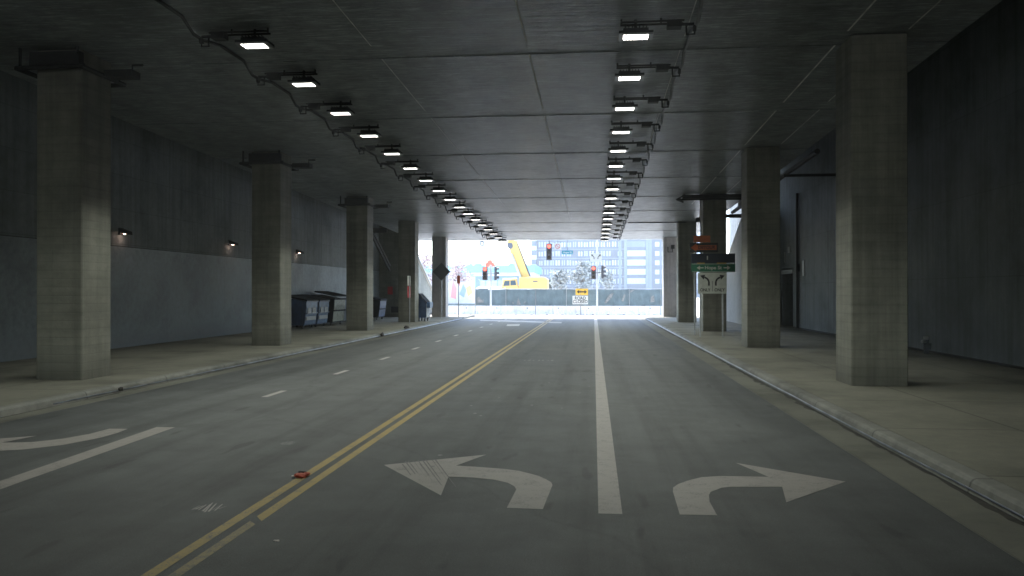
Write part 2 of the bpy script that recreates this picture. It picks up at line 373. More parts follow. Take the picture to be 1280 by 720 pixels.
for i in range(11):
    y = 15.65+i*4.45
    mark('lane_dash', [(-6.72, y), (-6.58, y), (-6.58, y+1.05), (-6.72, y+1.05)], 'dash_paint')
def scrape(cx, cy, w, h, n, label, mat):
    m = MB(); rg = random.Random(int(cx))
    for k in range(n):
        x = cx-w/2+w*(k+.5)/n+rg.uniform(-1, 1); a = h*rg.uniform(.25, .5)*(1-.5*abs(2*(k+.5)/n-1)); t_ = w/n*rg.uniform(.3, .75)/2; sh = h*.75
        pp = [(x-t_-sh*.5, cy+a), (x+t_-sh*.5, cy+a*rg.uniform(.8, 1.1)), (x+t_*.6+sh*.5, cy-a), (x-t_*.6+sh*.5, cy-a*rg.uniform(.8, 1.1))]
        q = [G(*p_) for p_ in pp]; m.sheet([(v.x, v.y, .004) for v in q])
    o = m.build('worn_patch', mat, road); o['label'] = label
scrape(262, 634.5, 36, 13, 9, 'scraped white patch left of the yellow lines, nearest the camera', 'dash_paint')
scrape(360, 554, 18, 6, 6, 'smaller scraped white patch left of the yellow lines', 'faint_paint')
scrape(673, 450.5, 40, 1.6, 7, 'faint pale scrape across the inner lane at mid distance', 'faint_paint')
mark('stop_line', [G(600, 399.6), G(702, 402.6), G(702, 404.2), G(600, 401.0)], 'white_paint', label='thin white stop line across the oncoming lanes near the exit')
mark('crosswalk_bar', [G(634, 405.5), G(650, 405.2), G(649, 407.5), G(633, 407.5)], 'dash_paint')
# patched asphalt rectangles, slightly darker
m = MB()
for k in range(26):   # pale grit and flecks pressed in the surface
    x = rng.uniform(-2.8, 0); y = rng.uniform(9, 30); r = rng.uniform(.012, .035)
    m.sheet([(x+r*math.cos(a)*rng.uniform(.6, 1.3), y+r*1.4*math.sin(a), .005) for a in (0, 1.2, 2.4, 3.6, 5)])
o = m.build('pale_flecks', 'faint_paint', road); o['kind'] = 'stuff'

# ================================================================== UNDERPASS DECK AND WALLS
deck = thing('overpass_deck', (0, 0, 0), 'wide grey concrete deck roofing the road with shallow cross beams', 'overpass')
XL, XR = -14.45, 7.65
m = MB(); edges = [Y0]
bands = [5.7*k+.2 for k in range(-9, 12)]      # a shallow recess every 5.7 m
segs = []; y = Y0
for b0 in bands:
    if b0 < Y0 or b0+.9 > YE: continue
    segs.append((y, b0, 0)); segs.append((b0, b0+.9, .014)); y = b0+.9
segs.append((y, YE, 0))
for (a, b, dz) in segs:
    m.sheet([(XL, a, ceil_z(a)+dz), (XR, a, ceil_z(a)+dz), (XR, b, ceil_z(b)+dz), (XL, b, ceil_z(b)+dz)], 0)
    if dz:
        for yy in (a, b): m.sheet([(XL, yy, ceil_z(yy)), (XR, yy, ceil_z(yy)), (XR, yy, ceil_z(yy)+dz), (XL, yy, ceil_z(yy)+dz)])
for xx in (XL, XR): m.sheet([(xx, Y0, ceil_z(Y0)-.0), (xx, YE, ceil_z(YE)), (xx, YE, 12), (xx, Y0, 12)])
for yy in (Y0, YE): m.sheet([(XL, yy, ceil_z(yy)), (XR, yy, ceil_z(yy)), (XR, yy, 12), (XL, yy, 12)])
m.sheet([(XL, Y0, 12), (XR, Y0, 12), (XR, YE, 12), (XL, YE, 12)])
sl = m.build('deck_slab', ['ceiling_concrete', 'band_concrete'], deck, fixn=False)
# higher roofs over the gaps along both walls
MB().box((-17.4, Y0, 8.45), (XL-.01, 61.5, 12)).build('side_roof', 'ceiling_concrete', deck)
MB().box((XR+.01, Y0, 10.4), (11.9, 54, 12)).build('side_roof', 'ceiling_concrete', deck)
def joint(x, a, b, w=.02, skip=False):
    n = max(1, int((b-a)/5.7)); m = MB(); y = a
    z = lambda q: ceil_z(q)-.006
    for b0 in bands+[99]:
        e = min(b0, b)
        if e > y: m.box((x-w/2, y, 0), (x+w/2, e, 1)); v = m.v[-8:]; m.v[-8:] = [(p[0], p[1], z(p[1])+(.006 if p[2] else 0)) for p in v]
        y = max(y, b0+.9)
        if y >= b: break
    return m.build('joint_strip', 'pale_joint', deck)
joint(-1.46, 12, 50, .035); joint(-4.9, 10, 44, .022); joint(1.93, 9, 30, .02); joint(5.28, 8, 44, .04); joint(6.5, 8, 46, .03)

def wall(name, x0, x1, y0, y1, z0, z1, mat, label):
    t = thing(name, (0, 0, 0), label, 'wall'); return t
wl = thing('concrete_wall', (-16.6, 20, .15), 'long grey concrete wall behind the left columns with a paler lower band', 'wall')
def rel(t):
    v = Vector(t.location)
    while t.parent: t = t.parent; v += Vector(t.location)
    return v
def child(mb, name, mat, t, **k):
    l = rel(t); mb.v = [tuple(Vector(v)-l) for v in mb.v]; return mb.build(name, mat, t, **k)
child(MB().box((-17.3, Y0, .14), (-16.6, 62.5, 3.72)), 'lower_wall', 'wall_lower', wl)
child(MB().box((-17.3, Y0, 3.745), (-16.615, 62.5, 8.45)), 'upper_wall', 'wall_upper', wl)
child(MB().box((-17.3, Y0, 3.72), (-16.64, 62.5, 3.745)), 'reveal', 'dark_recess', wl)
child(MB().box((-16.6, 3, .15), (-16.585, 14.5, 2.6)), 'painted_patch', 'wall_upper', wl)
wr = thing('concrete_wall', (11, 20, .15), 'tall dark grey concrete wall behind the right columns with a doorway', 'wall')
DY0, DY1, DH = 45.5, 48.0, 3.45
w = MB(); w.box((10.95, Y0, .14), (11.8, DY0, 10.4)); w.box((10.95, DY1, .14), (11.8, 66.2, 10.4)); w.box((10.95, DY0, DH), (11.8, DY1, 10.4))
child(w, 'wall_face', 'wall_right', wr)
child(MB().box((11.55, DY0, .15), (11.6, DY1, DH)), 'door', 'dark_recess', wr)
child(MB().box((10.90, DY0-.05, DH-.32), (10.948, DY1+.05, DH-.1)), 'lintel', 'sticker', wr)
child(MB().box((10.90, Y0, .15), (10.948, DY0-.2, .21)), 'base_strip', 'rubber', wr)
# light patch where a poster once was
# stairway block closing the left side near the exit
st = thing('concrete_stairway', (-15.6, 60.7, .15), 'grey concrete stairway wall sloping down beyond the left columns', 'stairway')
prof = [(60.8, .14), (60.8, 8.4), (61.3, 8.4), (61.5, 6.35), (71.4, 2.2), (76.3, .14)]
child(MB().extr([(-16.58, y, z) for y, z in prof], (2.0, 0, 0)), 'stair_block', 'column_concrete', st)
child(MB().extr([(-14.58, y, z+.0) for y, z in [(61.55, 6.36), (71.4, 2.21), (76.3, .16), (76.3, .30), (71.4, 2.42), (61.55, 6.58)]], (.18, 0, 0)), 'coping', 'pale_concrete', st)
child(MB().box((-15.9, 60.76, 1.9), (-15.5, 60.79, 2.5)), 'notice_plate', 'sign_red', st)
child(MB().box((-15.6, 60.7, .5), (-14.9, 60.79, .95)), 'vent_grille', 'dark_recess', st)
rl = thing('stair_railing', (-14.4, 51.5, 3.5), 'dark diagonal steel handrail descending beyond the third left column', 'railing')
for dz in (0, .35):
    a = PD(463, 290, 51.9); b = PD(487, 338, 56.8); a.z += dz; b.z += dz
    child(MB().tube([a, b], .10, 6), 'rail', 'black_metal', rl)
a = PD(459, 288, 52); b = PD(486, 288, 52.4)
child(MB().box((a.x, a.y, a.z-.15), (b.x, a.y+.2, a.z+.15)), 'beam', 'black_metal', rl)
# right-hand side: pale sloping stair wall seen past the third column
rs = thing('concrete_stairway', (9.6, 56, .15), 'pale sloping concrete stair wall beyond the third right column', 'stairway')
child(MB().extr([(8.9, y, z) for y, z in [(49, .14), (49, 6.9), (50.3, 6.3), (60, 2.2), (64.5, .14)]], (2.0, 0, 0)), 'stair_block', 'pale_concrete', rs)
child(MB().tube([(7.8, 50.0, 6.75), (10.9, 50.0, 6.75)], .12), 'pipe', 'black_metal', rs)

# ================================================================== COLUMNS
col_y_l = [16.9, 28.35, 39.7, 50.6, 61.4]; col_y_r = [17.55, 29.1, 40.6, 52.3, 63.2]
def column(x0, y0, w, d, label, collar=0, mat='column_concrete'):
    z1 = ceil_z(y0)+.0
    t = thing('concrete_column', (x0+w/2, y0+d/2, .15), label, 'column', 'concrete columns along both sidewalks')
    child(MB().chbox((x0, y0, .14), (x0+w, y0+d, z1-.004), .025), 'shaft', mat, t)
    if collar:   # steel pipe frame hung round the head, with a small lamp box on a stub
        zc = z1-.45; m = MB(); r = .055
        xa, xb, ya, yb = x0-.33, x0+w+.14, y0-.22, y0+d+.3
        m.tube([(xa, ya, zc), (xb+.05, ya, zc+.02)], r); m.tube([(xa, ya, zc), (xa, yb, zc)], r); m.tube([(xb, ya, zc), (xb, yb, zc)], r); m.tube([(xa, yb, zc), (xb, yb, zc)], r)
        m.box((x0-.03, y0-.2, zc+.06), (x0+w+.05, y0-.02, zc+.36)) 
        m.tube([(xb-.1, ya, zc+.3), (xb-.1, ya, z1)], .03); m.tube([(xa+.1, ya, zc), (xa+.1, ya, z1)], .03)
        child(m, 'pipe_frame', 'black_metal', t)
        if collar > 0:
            m = MB(); m.tube([(xb, y0+d*.5, zc+.02), (xb+.2, y0+d*.5, zc+.02)], .04); m.box((xb+.18, y0+.3, zc-.1), (xb+.85, y0+.65, zc+.06)); m.tube([(xb+.75, y0+.5, zc+.04), (xb+.75, y0+.5, zc+.2), (xb+1.0, y0+.5, zc+.2)], .03)
            child(m, 'junction_box', 'black_metal', t, bevel=0)
    return t
for i, y in enumerate(col_y_l):
    column(-12.54, y, 1.1, 1.1, f'square concrete column, {ORD[i]} from the camera on the left sidewalk', 1 if i < 3 else 0, 'daylit_column_concrete' if i == 4 else 'column_concrete')
for i, y in enumerate(col_y_r):
    t = column(5.42, y, 1.15, 1.1, f'square concrete column, {ORD[i]} from the camera on the right sidewalk', 0, 'daylit_column_concrete' if i == 4 else 'column_concrete')
    if i == 2:
        z = ceil_z(y)-.28; m = MB()
        m.box((4.4, y-.35, z+.08), (7.4, y-.05, z+.26)); m.tube([(4.1, y-.5, z), (7.5, y-.5, z)], .05); m.tube([(4.1, y-.5, z), (4.5, y+.6, z)], .05); m.tube([(4.1, y-.5, z), (4.5, y-.3, z+.25)], .04)
        child(m, 'pipe_frame', 'black_metal', t)
        m = MB(); m.tube([(5.22, y-.5, z), (5.2, y-.5, z-.9), (5.28, y-.4, z-1.6), (5.42, y-.05, z-2.1)], .022); child(m, 'cable', 'black_metal', t)
        m = MB(); m.tube([(5.1, y-.5, z-.92), (5.1, y-.5, z-1.12)], .11, 10); m.tube([(5.2, y-.5, z-.92), (5.05, y-.5, z-.92)], .03); child(m, 'camera_dome', 'black_metal', t)
    if i == 4:
        m = MB(); z = ceil_z(y)-.75; m.tube([(5.75, y-.15, z), (5.75, y-.15, z-.4), (6.1, y-.15, z-.4), (6.1, y-.15, z)], .04); m.box((6.0, y-.2, z-.15), (6.25, y-.02, z+.15)); child(m, 'bracket', 'black_metal', t)
    if i == 3:
        m = MB(); z = ceil_z(y)-.08; m.tube([(2.2, y-.3, z), (5.9, y-.3, z)], .03); child(m, 'conduit', 'black_metal', t)

# ================================================================== CEILING LIGHTS
LAMP_W = 64
def floodlight(loc, label, s, proto=None, n=0):
    """s = +1: conduit lies to the right (+X) of the lamp, -1: to the left"""
    if proto: return dup(proto, loc, label)
    t = thing('ceiling_floodlight', (0, 0, 0), label, 'ceiling light', 'rows of lit floodlights under the deck')
    m = MB(); m.box((-.34, -.2, .02), (.34, .2, .07)); m.box((-.25, -.13, .07), (.25, .13, .14))
    for k in range(7): m.box((-.22+k*.07, -.15, .14), (-.20+k*.07, .15, .17))
    m.build('housing', 'black_metal', t)
    m = MB()
    m.box((-.34, -.2, -.012), (-.245, .2, .018)); m.box((.245, -.2, -.012), (.34, .2, .018)); m.box((-.243, -.2, -.012), (.243, -.165, .018)); m.box((-.243, .165, -.012), (.243, .2, .018))
    m.build('rim', 'louvre', t)
    l = MB().box((-.242, -.163, .006), (.242, .163, .016)).build('lens', 'lamp_lens', t)
    m = MB()
    for k in range(1, 8): x = -.242+k*.0605; m.box((x-.010, -.162, -.010), (x+.005, .162, .004))
    m.build('louvre', 'black_metal', l)
    ad = bpy.data.lights.new('beam', 'SPOT'); ad.energy = LAMP_W; ad.color = (.95, 1, .90); ad.spot_size = math.radians(118); ad.spot_blend = .22; ad.shadow_soft_size = .12
    ao = bpy.data.objects.new('beam', ad); C.objects.link(ao); ao.parent = t; ao.location = (0, 0, -.02)
    m = MB(); xe = s*1.15
    for dy in (-.09, .09): m.tube([(-s*.3, dy, .27), (s*.95, dy, .27)], .022, 6)
    m.tube([(0, 0, .14), (0, 0, .34)], .03, 6); m.tube([(-s*.28, 0, .27), (-s*.28, 0, .36)], .02, 6); m.tube([(s*.5, 0, .27), (s*.5, 0, .36)], .02, 6)
    m.box((s*.62, -.11, .15), (s*.90, .11, .29)); m.tube([(s*.9, 0, .22), (xe, 0, .22)], .03, 6)
    m.build('mounting_frame', 'black_metal', t)
    m = MB(); x = s*1.0
    m.tube([(x, 0, .22), (x, 0, .02), (x+s*.16, 0, .02), (x+s*.16, 0, .2)], .022, 6); m.tube([(x+s*.13, 0, .13), (x+s*.19, 0, .13)], .06, 8)
    m.build('hanger', 'black_metal', t)
    t.location = loc
    return t
sp = 2.84; slope = math.atan(-.027)
for row, (X, Yf, s, side) in enumerate(((.84, 16.17, 1, 'right'), (-7.0, 15.97, -1, 'left'))):
    p = None
    for k in range(-2, 17):
        y = Yf+k*sp
        lab = (f'lit ceiling floodlight, {ORD[-1-k]} one overhead out of view in the {side} row') if k < 0 else f'lit ceiling floodlight, {ORD[k]} from the camera in the {side} row'
        o = floodlight((X, y, ceil_z(y)-.37), ' '.join(lab.split()), s, p); p = p or o
    # conduit that feeds the row, kinked at every fitting
    pts = []
    for k in range(-6, 17):
        y = Yf+k*sp; xc = X+s*1.2
        pts += [(xc, y-.25, ceil_z(y)-.17), (xc, y+.15, ceil_z(y)-.17), (xc+s*.06*(-1 if s < 0 else -.3), y+.8, ceil_z(y)-.08), (xc-s*.06*(1 if s < 0 else .3), y+2.0, ceil_z(y)-.08)]
    t = thing('conduit', (X+s*1.2, Yf, 7.4), f'long {"black" if s < 0 else "grey"} conduit feeding the {side} row of ceiling floodlights', 'conduit')
    child(MB().tube(pts, .035, 6), 'pipe', 'black_metal' if s < 0 else 'grey_metal', t)
# lamps on the left wall
wp = [(152, 290), (288, 304), (372, 315)]
p = None
for i, (px, py) in enumerate(wp):
    D = -16.55*1000/(.995*(px-742)); q = PD(px, py, D); lab = ['small black wall lamp beside the nearest left column', 'small black wall lamp, the middle of three on the left wall', 'small black wall lamp above the dumpsters'][i]
    loc = (-16.6, q.y, q.z)
    if p: dup(p, loc, lab); continue
    t = p = thing('wall_lamp', (0, 0, 0), lab, 'wall lamp', 'lamps on the left wall')
    m = MB(); m.box((0, -.12, -.1), (.05, .12, .14)); m.extr([(.05, -.16, .12), (.34, -.16, .02), (.36, -.16, -.10), (.05, -.16, -.02)], (0, .32, 0)); m.build('shade', 'black_metal', t)
    MB().box((.14, -.05, -.075), (.25, .05, -.05)).build('bulb', 'warm_bulb', t)
    t.location = loc

# ================================================================== SERVICES ON THE RIGHT
t = thing('wall_pipe', (10.85, 44.4, .15), 'thin black vertical pipe on the right wall beside the doorway', 'pipe')
child(MB().tube([(10.86, 44.2, .15), (10.86, 44.2, 7.4)], .07), 'pipe', 'black_metal', t)
child(MB().box((10.76, 44.0, 3.2), (10.94, 44.1, 3.6)), 'clamp', 'black_metal', t)
t = thing('wall_plate', (10.93, 43.2, 3.1), 'small pale plate on the right wall near the black pipe', 'plate')
child(MB().box((10.90, 43.0, 2.95), (10.948, 43.35, 3.75)), 'plate', 'sticker', t)
t = thing('wall_plate', (10.93, 46.5, 4.6), 'small white marking plate above the dark doorway', 'plate')
m = MB(); m.box((10.90, 46.0, 4.3), (10.948, 46.5, 4.65)); m.box((10.90, 47.2, 3.8), (10.948, 47.35, 4.4)); child(m, 'plate', 'sticker', t)
t = thing('ceiling_duct', (7.95, 36, 7), 'dark cluster of ducts hanging at the deck edge before the doorway', 'duct')
m = MB(); m.tube([(7.95, 29.5, ceil_z(29)-.12), (7.95, 47, ceil_z(47)-.1)], .1); m.box((7.75, 37.5, ceil_z(38)-.32), (8.3, 41.5, ceil_z(41)+.1)); m.box((7.6, 42.3, ceil_z(42)-.35), (8.6, 43.3, ceil_z(43)+.0))
child(m, 'duct', 'black_metal', t)
child(MB().tube([(7.7, 33.5, ceil_z(33)-.3), (10.95, 33.5, ceil_z(33)-.3)], .06), 'cross_pipe', 'black_metal', t)
t = thing('standpipe', (10.62, 26.9, .15), 'small steel standpipe with a pale cap at the foot of the right wall', 'standpipe')
m = MB(); m.tube([(10.62, 26.9, .15), (10.62, 26.9, .6)], .07, 10); m.box((10.5, 26.82, .28), (10.74, 26.98, .48)); child(m, 'body', 'crane_grey', t)
m = MB(); m.tube([(10.62, 26.9, .6), (10.62, 26.9, .70)], .09, 10); m.tube([(10.62, 26.9, .52), (10.45, 26.8, .55)], .05, 8); child(m, 'cap', 'galvanised', t)

# ================================================================== SIGNS IN THE UNDERPASS
def arrow_poly(pts, cx, cz, s, y, flip=1): return [(cx+flip*a*s, y, cz+b*s) for a, b in pts]
ps = G(875.6, 421, .15); D = 2000/57.0
t = thing('street_sign', (ps.x, ps.y, .15), 'green Hope St sign with double arrows over a white two-arrow ONLY sign on two posts', 'sign')
def loc_(px, py, DD=D): v = PD(px, py, DD); return v
yS = ps.y
def X_(px, y=yS):   # lateral position at a given distance along the road
    k = (px-640)/F; return y*(k*cs-sn)/(cs+k*sn)
def Z_(px, py, y=yS):
    x = X_(px, y); d = -x*sn+y*cs; return CAMZ+(364-py)/F*d
xa, xb = X_(864), X_(919); 
def plate(x0, x1, z0, z1, y, th=.02): return MB().box((x0, y, z0), (x1, y+th, z1))
for px in (875.6, 903.6):
    x = X_(px); child(MB().box((x-.03, yS+.03, .15), (x+.03, yS+.08, Z_(px, 318))), 'post', 'galvanised', t)
z1, z2, z3, z4 = Z_(890, 317), Z_(890, 329.3), Z_(890, 340.2), Z_(890, 367)
dk = child(plate(xa, xb, z2+.015, z1, yS), 'dark_panel', 'sign_navy', t)
child(MB().box((X_(883.6), yS-.004, z2+.16), (X_(885), yS-.001, z1-.1)), 'white_bar', 'sign_white', dk)
gp = child(plate(xa, xb, z3, z2, yS), 'green_panel', 'sign_green', t); gp.location = (0, 0, 0)
m = MB(); zc = (z2+z3)/2
m.box((xa+.03, yS-.003, z3+.02), (xb-.03, yS-.001, z3+.035)); m.box((xa+.03, yS-.003, z2-.035), (xb-.03, yS-.001, z2-.02))
for fl, px in ((-1, 875), (1, 909)):
    cx = X_(px); h = .13
    m.extr(arrow_poly([(1, 0), (0, .7), (0, .18), (-1.1, .18), (-1.1, -.18), (0, -.18), (0, -.7)], cx, zc, .14, yS-.003, fl), (0, .002, 0))
child(m, 'border_and_arrows', 'sign_dim', gp)
tx = text('lettering', 'Hope St', .21, 'sign_dim', gp, (0, 0, 0), sx=1.05); tx.location = (X_(891.5)-ps.x, yS-.004-ps.y, zc-.15)
child(MB().box((X_(871), yS-.006, z2-.005), (X_(881), yS-.002, z2+.03)).box((X_(896), yS-.006, z2-.01), (X_(908), yS-.002, z2+.03)), 'torn_edge', 'sign_yellow', gp)
wx0, wx1 = X_(872.5), X_(908.5)
wp_ = child(plate(wx0, wx1, z4, z3-.02, yS), 'white_panel', 'sign_dim', t)
m = MB(); mid = (wx0+wx1)/2; yy = yS-.004
def strip(m, pts, w, y, d=.003):
    for a, b in zip(pts, pts[1:]):
        dx, dz = b[0]-a[0], b[1]-a[1]; l = math.hypot(dx, dz); nx, nz = -dz/l*w/2, dx/l*w/2
        m.extr([(a[0]+nx, y, a[1]+nz), (b[0]+nx, y, b[1]+nz), (b[0]-nx, y, b[1]-nz), (a[0]-nx, y, a[1]-nz)], (0, d, 0))
H = z3-.02-z4
for fl, cx in ((-1, (wx0+mid)/2), (1, (wx1+mid)/2)):
    pts = [(cx-fl*.16, z4+H*.38), (cx-fl*.16, z4+H*.58), (cx-fl*.10, z4+H*.70), (cx+fl*.02, z4+H*.78)]
    strip(m, pts, .075, yy)
    m.extr([(cx+fl*.0, yy-.002, z4+H*.90), (cx+fl*.22, yy-.002, z4+H*.86), (cx+fl*.06, yy-.002, z4+H*.66)], (0, .003, 0))
m.box((mid-.008, yy, z4+.1), (mid+.008, yy+.003, z4+H*.6))
child(m, 'turn_arrows', 'sign_black', wp_)
for cx in ((wx0+mid)/2, (wx1+mid)/2):
    tx = text('lettering', 'ONLY', .19, 'sign_black', wp_, (0, 0, 0), sx=.85); tx.location = (cx-ps.x, yy-ps.y, z4+H*.17-.15)
# detour sign behind
pq = G(868.6, 418.6, .15); y2 = pq.y; 
t = thing('detour_sign', (pq.x, pq.y, .15), 'black detour sign with an orange left arrow on a post behind the green sign', 'sign')
child(MB().box((pq.x-.03, y2+.03, .15), (pq.x+.03, y2+.08, Z_(868, 296, y2))), 'post', 'galvanised', t)
x0, x1 = X_(862, y2), X_(897.5, y2); za, zb = Z_(880, 303.5, y2), Z_(880, 315.5, y2)
ap = child(plate(x0, x1, zb, za, y2), 'arrow_panel', 'sign_black', t)
zc = (za+zb)/2; w_ = x1-x0; hh = (za-zb)/2
ao = child(MB().extr([(x0+.05, y2-.004, zc), (x0+w_*.24, y2-.004, zc+hh*.86), (x0+w_*.24, y2-.004, zc+hh*.5), (x1-.06, y2-.004, zc+hh*.5), (x1-.06, y2-.004, zc-hh*.5), (x0+w_*.24, y2-.004, zc-hh*.5), (x0+w_*.24, y2-.004, zc-hh*.86)], (0, .003, 0)), 'orange_arrow', 'sign_orange', ap)
tx = text('lettering', 'DETOUR', .19, 'sign_black', ap, (0, 0, 0)); tx.location = (x0+w_*.6-pq.x, y2-.008-pq.y, zc-.15)
child(plate(X_(867, y2), X_(888, y2), za+.02, Z_(880, 294.5, y2), y2), 'top_plate', 'sign_orange', t)

# left side signs
p = G(512, 404.5, .15)
t = thing('parking_sign', (p.x, p.y, .15), 'red and white parking sign seen nearly edge on by the fourth left column', 'sign')
child(MB().tube([(p.x, p.y, .15), (p.x, p.y, 3.1)], .03), 'post', 'galvanised', t)
for za, zb, mt in ((2.5, 3.1, 'sign_white'), (1.75, 2.45, 'sign_red')):
    m = MB(); m.box((-.012, -.2, za), (.012, .2, zb)); 
    m.v = [(p.x-.045+v[0]*cs+v[1]*.22, p.y+v[1]*.97, v[2]) for v in m.v]
    child(m, 'plate', mt, t)
p = G(552, 397.2, .15)
t = thing('warning_sign', (p.x, p.y, .15), 'diamond sign turned away with a dark back in front of the last left column', 'sign')
child(MB().tube([(p.x, p.y, .15), (p.x, p.y, 4.2)], .035), 'post', 'galvanised', t)
m = MB(); r = .68; z = 3.62; m.extr([(p.x-r, p.y-.06, z), (p.x, p.y-.06, z-r), (p.x+r, p.y-.06, z), (p.x, p.y-.06, z+r)], (0, .02, 0)); child(m, 'plate', 'sign_back', t)
p = G(573.3, 396.5, .15)
t = thing('parking_sign', (p.x, p.y, .15), 'slim post with a small reddish sign beside the bright left exit opening', 'sign')
child(MB().tube([(p.x, p.y, .15), (p.x, p.y, 3.45)], .03), 'post', 'grey_metal', t)
child(MB().box((p.x-.12, p.y-.05, 2.75), (p.x+.12, p.y-.03, 3.35)), 'plate', 'hook_red', t)

# ================================================================== DUMPSTERS
def dumpster(x0, x1, y0, y1, h, label, body='blue_bin', front='blue_bin_front', lid_open=False, stickers=True, grp='dumpsters by the left wall'):
    cx, cy = (x0+x1)/2, (y0+y1)/2
    t = thing('dumpster', (cx, cy, .15), label, 'dumpster', grp)
    zb = .32
    m = MB(); sl = .12
    m.extr([(x0, y0, zb), (x1-sl, y0, zb), (x1, y0, h*.70), (x1, y0, h*.86), (x0, y0, h)], (0, y1-y0, 0)); 
    for yy in (y0-.02, y1-.03):
        m.box((x0+.1, yy, h*.55), (x1-.1, yy+.05, h*.63))
        for k in range(4): xx = x0+.12+k*(x1-x0-.35)/3; m.box((xx, yy, zb+.05), (xx+.05, yy+.05, h*.82))
    child(m, 'body', body, t)
    m = MB(); m.extr([(x1-sl+.012, y0+.06, zb+.06), (x1+.008, y0+.06, h*.69), (x1+.012, y0+.06, h*.84), (x1-sl+.03, y0+.06, h*.84), (x1-sl-.01, y0+.06, zb+.06)], (0, y1-y0-.12, 0))
    fr = child(m, 'front_panel', front, t)
    m = MB(); m.box((x1+.0, y0-.01, h*.84), (x1+.05, y1+.01, h*.89)); m.box((x1-.02, y0, h*.5), (x1+.02, y1, h*.54)); child(m, 'rim', body, t)
    if stickers:
        for a, b in ((.14, .42), (.52, .84)):
            L_ = y1-y0; child(MB().box((x1-.03, y0+L_*a, h*.52), (x1+.022, y0+L_*b, h*.68)), 'sticker', 'sticker', t)
        child(MB().box((x1-.09, y0+.1, h*.32), (x1-.02, y1-.2, h*.43)), 'sticker', 'sticker', t)
    if lid_open:
        m = MB(); m.extr([(x1+.1, y0-.05, h*.98), (x0+.3, y0-.05, h*1.11), (x0+.2, y0-.05, h*1.08), (x1+.1, y0-.05, h*.94)], (0, y1-y0+.1, 0))
    else:
        m = MB(); m.extr([(x1+.06, y0-.03, h*.875), (x0-.02, y0-.03, h*1.02), (x0-.02, y0-.03, h*1.06), (x1+.06, y0-.03, h*.915)], (0, (y1-y0)/2+.02, 0)); 
        m.extr([(x1+.06, cy+.02, h*.875), (x0-.02, cy+.02, h*1.02), (x0-.02, cy+.02, h*1.06), (x1+.06, cy+.02, h*.915)], (0, (y1-y0)/2, 0))
    child(m, 'lid', 'bin_lid', t)
    for xx in (x0+.15, x1-.25):
        for yy in (y0+.15, y1-.2):
            m = MB(); m.tube([(xx-.03, yy, .245), (xx+.03, yy, .245)], .093, 12); m.box((xx-.045, yy-.03, .25), (xx-.035, yy+.03, zb)); m.box((xx+.035, yy-.03, .25), (xx+.045, yy+.03, zb)); m.box((xx-.05, yy-.04, zb-.02), (xx+.05, yy+.04, zb+.01))
            child(m, 'caster', 'rubber', t)
    return t
dumpster(-16.45, -15.2, 41.2, 42.95, 1.85, 'blue dumpster nearest the camera in the row by the left wall')
dumpster(-16.45, -15.2, 43.2, 44.9, 1.85, 'lighter blue dumpster, second in the row by the left wall')
dumpster(-16.4, -15.0, 45.2, 47.3, 1.95, 'olive-fronted dumpster with a raised black lid behind the third left column', front='green_bin', body='bin_lid', lid_open=True, stickers=False)
dumpster(-16.3, -14.75, 54.3, 56.0, 1.75, 'dark dumpster standing alone before the stairway wall', body='bin_lid', front='blue_bin', stickers=False)
# tall wheeled bin by the fourth column
t = thing('wheeled_bin', (-11.2, 52.5, .15), 'tall navy wheeled bin with a pale front beside the fourth left column', 'bin')
x0, x1, y0, y1 = -11.62, -11.02, 52.0, 53.2
child(MB().extr([(x0, y0, .4), (x1, y0, .4), (x1+.02, y0, 1.35), (x0+.1, y0, 1.92), (x0, y0, 1.92)], (0, y1-y0, 0)), 'body', 'blue_bin', t)
child(MB().extr([(x1+.001, y0+.05, .42), (x1+.022, y0+.05, 1.3), (x1+.045, y0+.05, 1.3), (x1+.03, y0+.05, .42)], (0, y1-y0-.1, 0)), 'front_panel', 'sticker', t)
child(MB().box((x1+.02, y0+.1, 1.05), (x1+.25, y1-.1, 1.42)), 'tray', 'blue_bin_front', t)
child(MB().extr([(x1+.05, y0-.03, 1.36), (x0+.1, y0-.03, 1.95), (x0-.03, y0-.03, 1.95), (x0-.03, y0-.03, 2.0), (x0+.12, y0-.03, 2.0), (x1+.06, y0-.03, 1.41)], (0, y1-y0+.06, 0)), 'lid', 'bin_lid', t)
for xx in (x0+.1, x1-.1):
    for yy in (y0+.15, y1-.15): child(MB().tube([(xx-.03, yy, .27), (xx+.03, yy, .27)], .12, 12).box((xx-.05, yy-.03, .3), (xx+.05, yy+.03, .42)), 'wheel', 'rubber', t)

# ================================================================== LITTER
def crumple(name, c, r, mat, label, flat=.4, seed=1, n=9):
    rr = random.Random(seed); bm = bmesh.new(); bmesh.ops.create_icosphere(bm, subdivisions=2, radius=1)
    for v in bm.verts: v.co *= rr.uniform(.55, 1.15)
    for v in bm.verts: v.co = Vector((v.co.x*r[0], v.co.y*r[1], max(-.0, v.co.z*r[2]+r[2]*.5)))
    me = bpy.data.meshes.new(name); bm.to_mesh(me); bm.free(); me.materials.append(M[mat]); o = bpy.data.objects.new(name, me); C.objects.link(o); o.location = c
    return tag(o, label, 'litter')
p = G(375, 597); t = thing('crushed_packet', (p.x, p.y, .005), 'crushed orange packet lying on the double yellow line', 'litter')
def crumb(c, r, mat, seed):
    rr = random.Random(seed); bm = bmesh.new(); bmesh.ops.create_icosphere(bm, subdivisions=2, radius=1)
    for v in bm.verts: v.co *= rr.uniform(.6, 1.2)
    vs = [(c[0]+v.co.x*r[0], c[1]+v.co.y*r[1], max(.001, c[2]+v.co.z*r[2])) for v in bm.verts]
    fs = [tuple(v.index for v in f.verts) for f in bm.faces]; bm.free(); return MB().add(vs, fs)
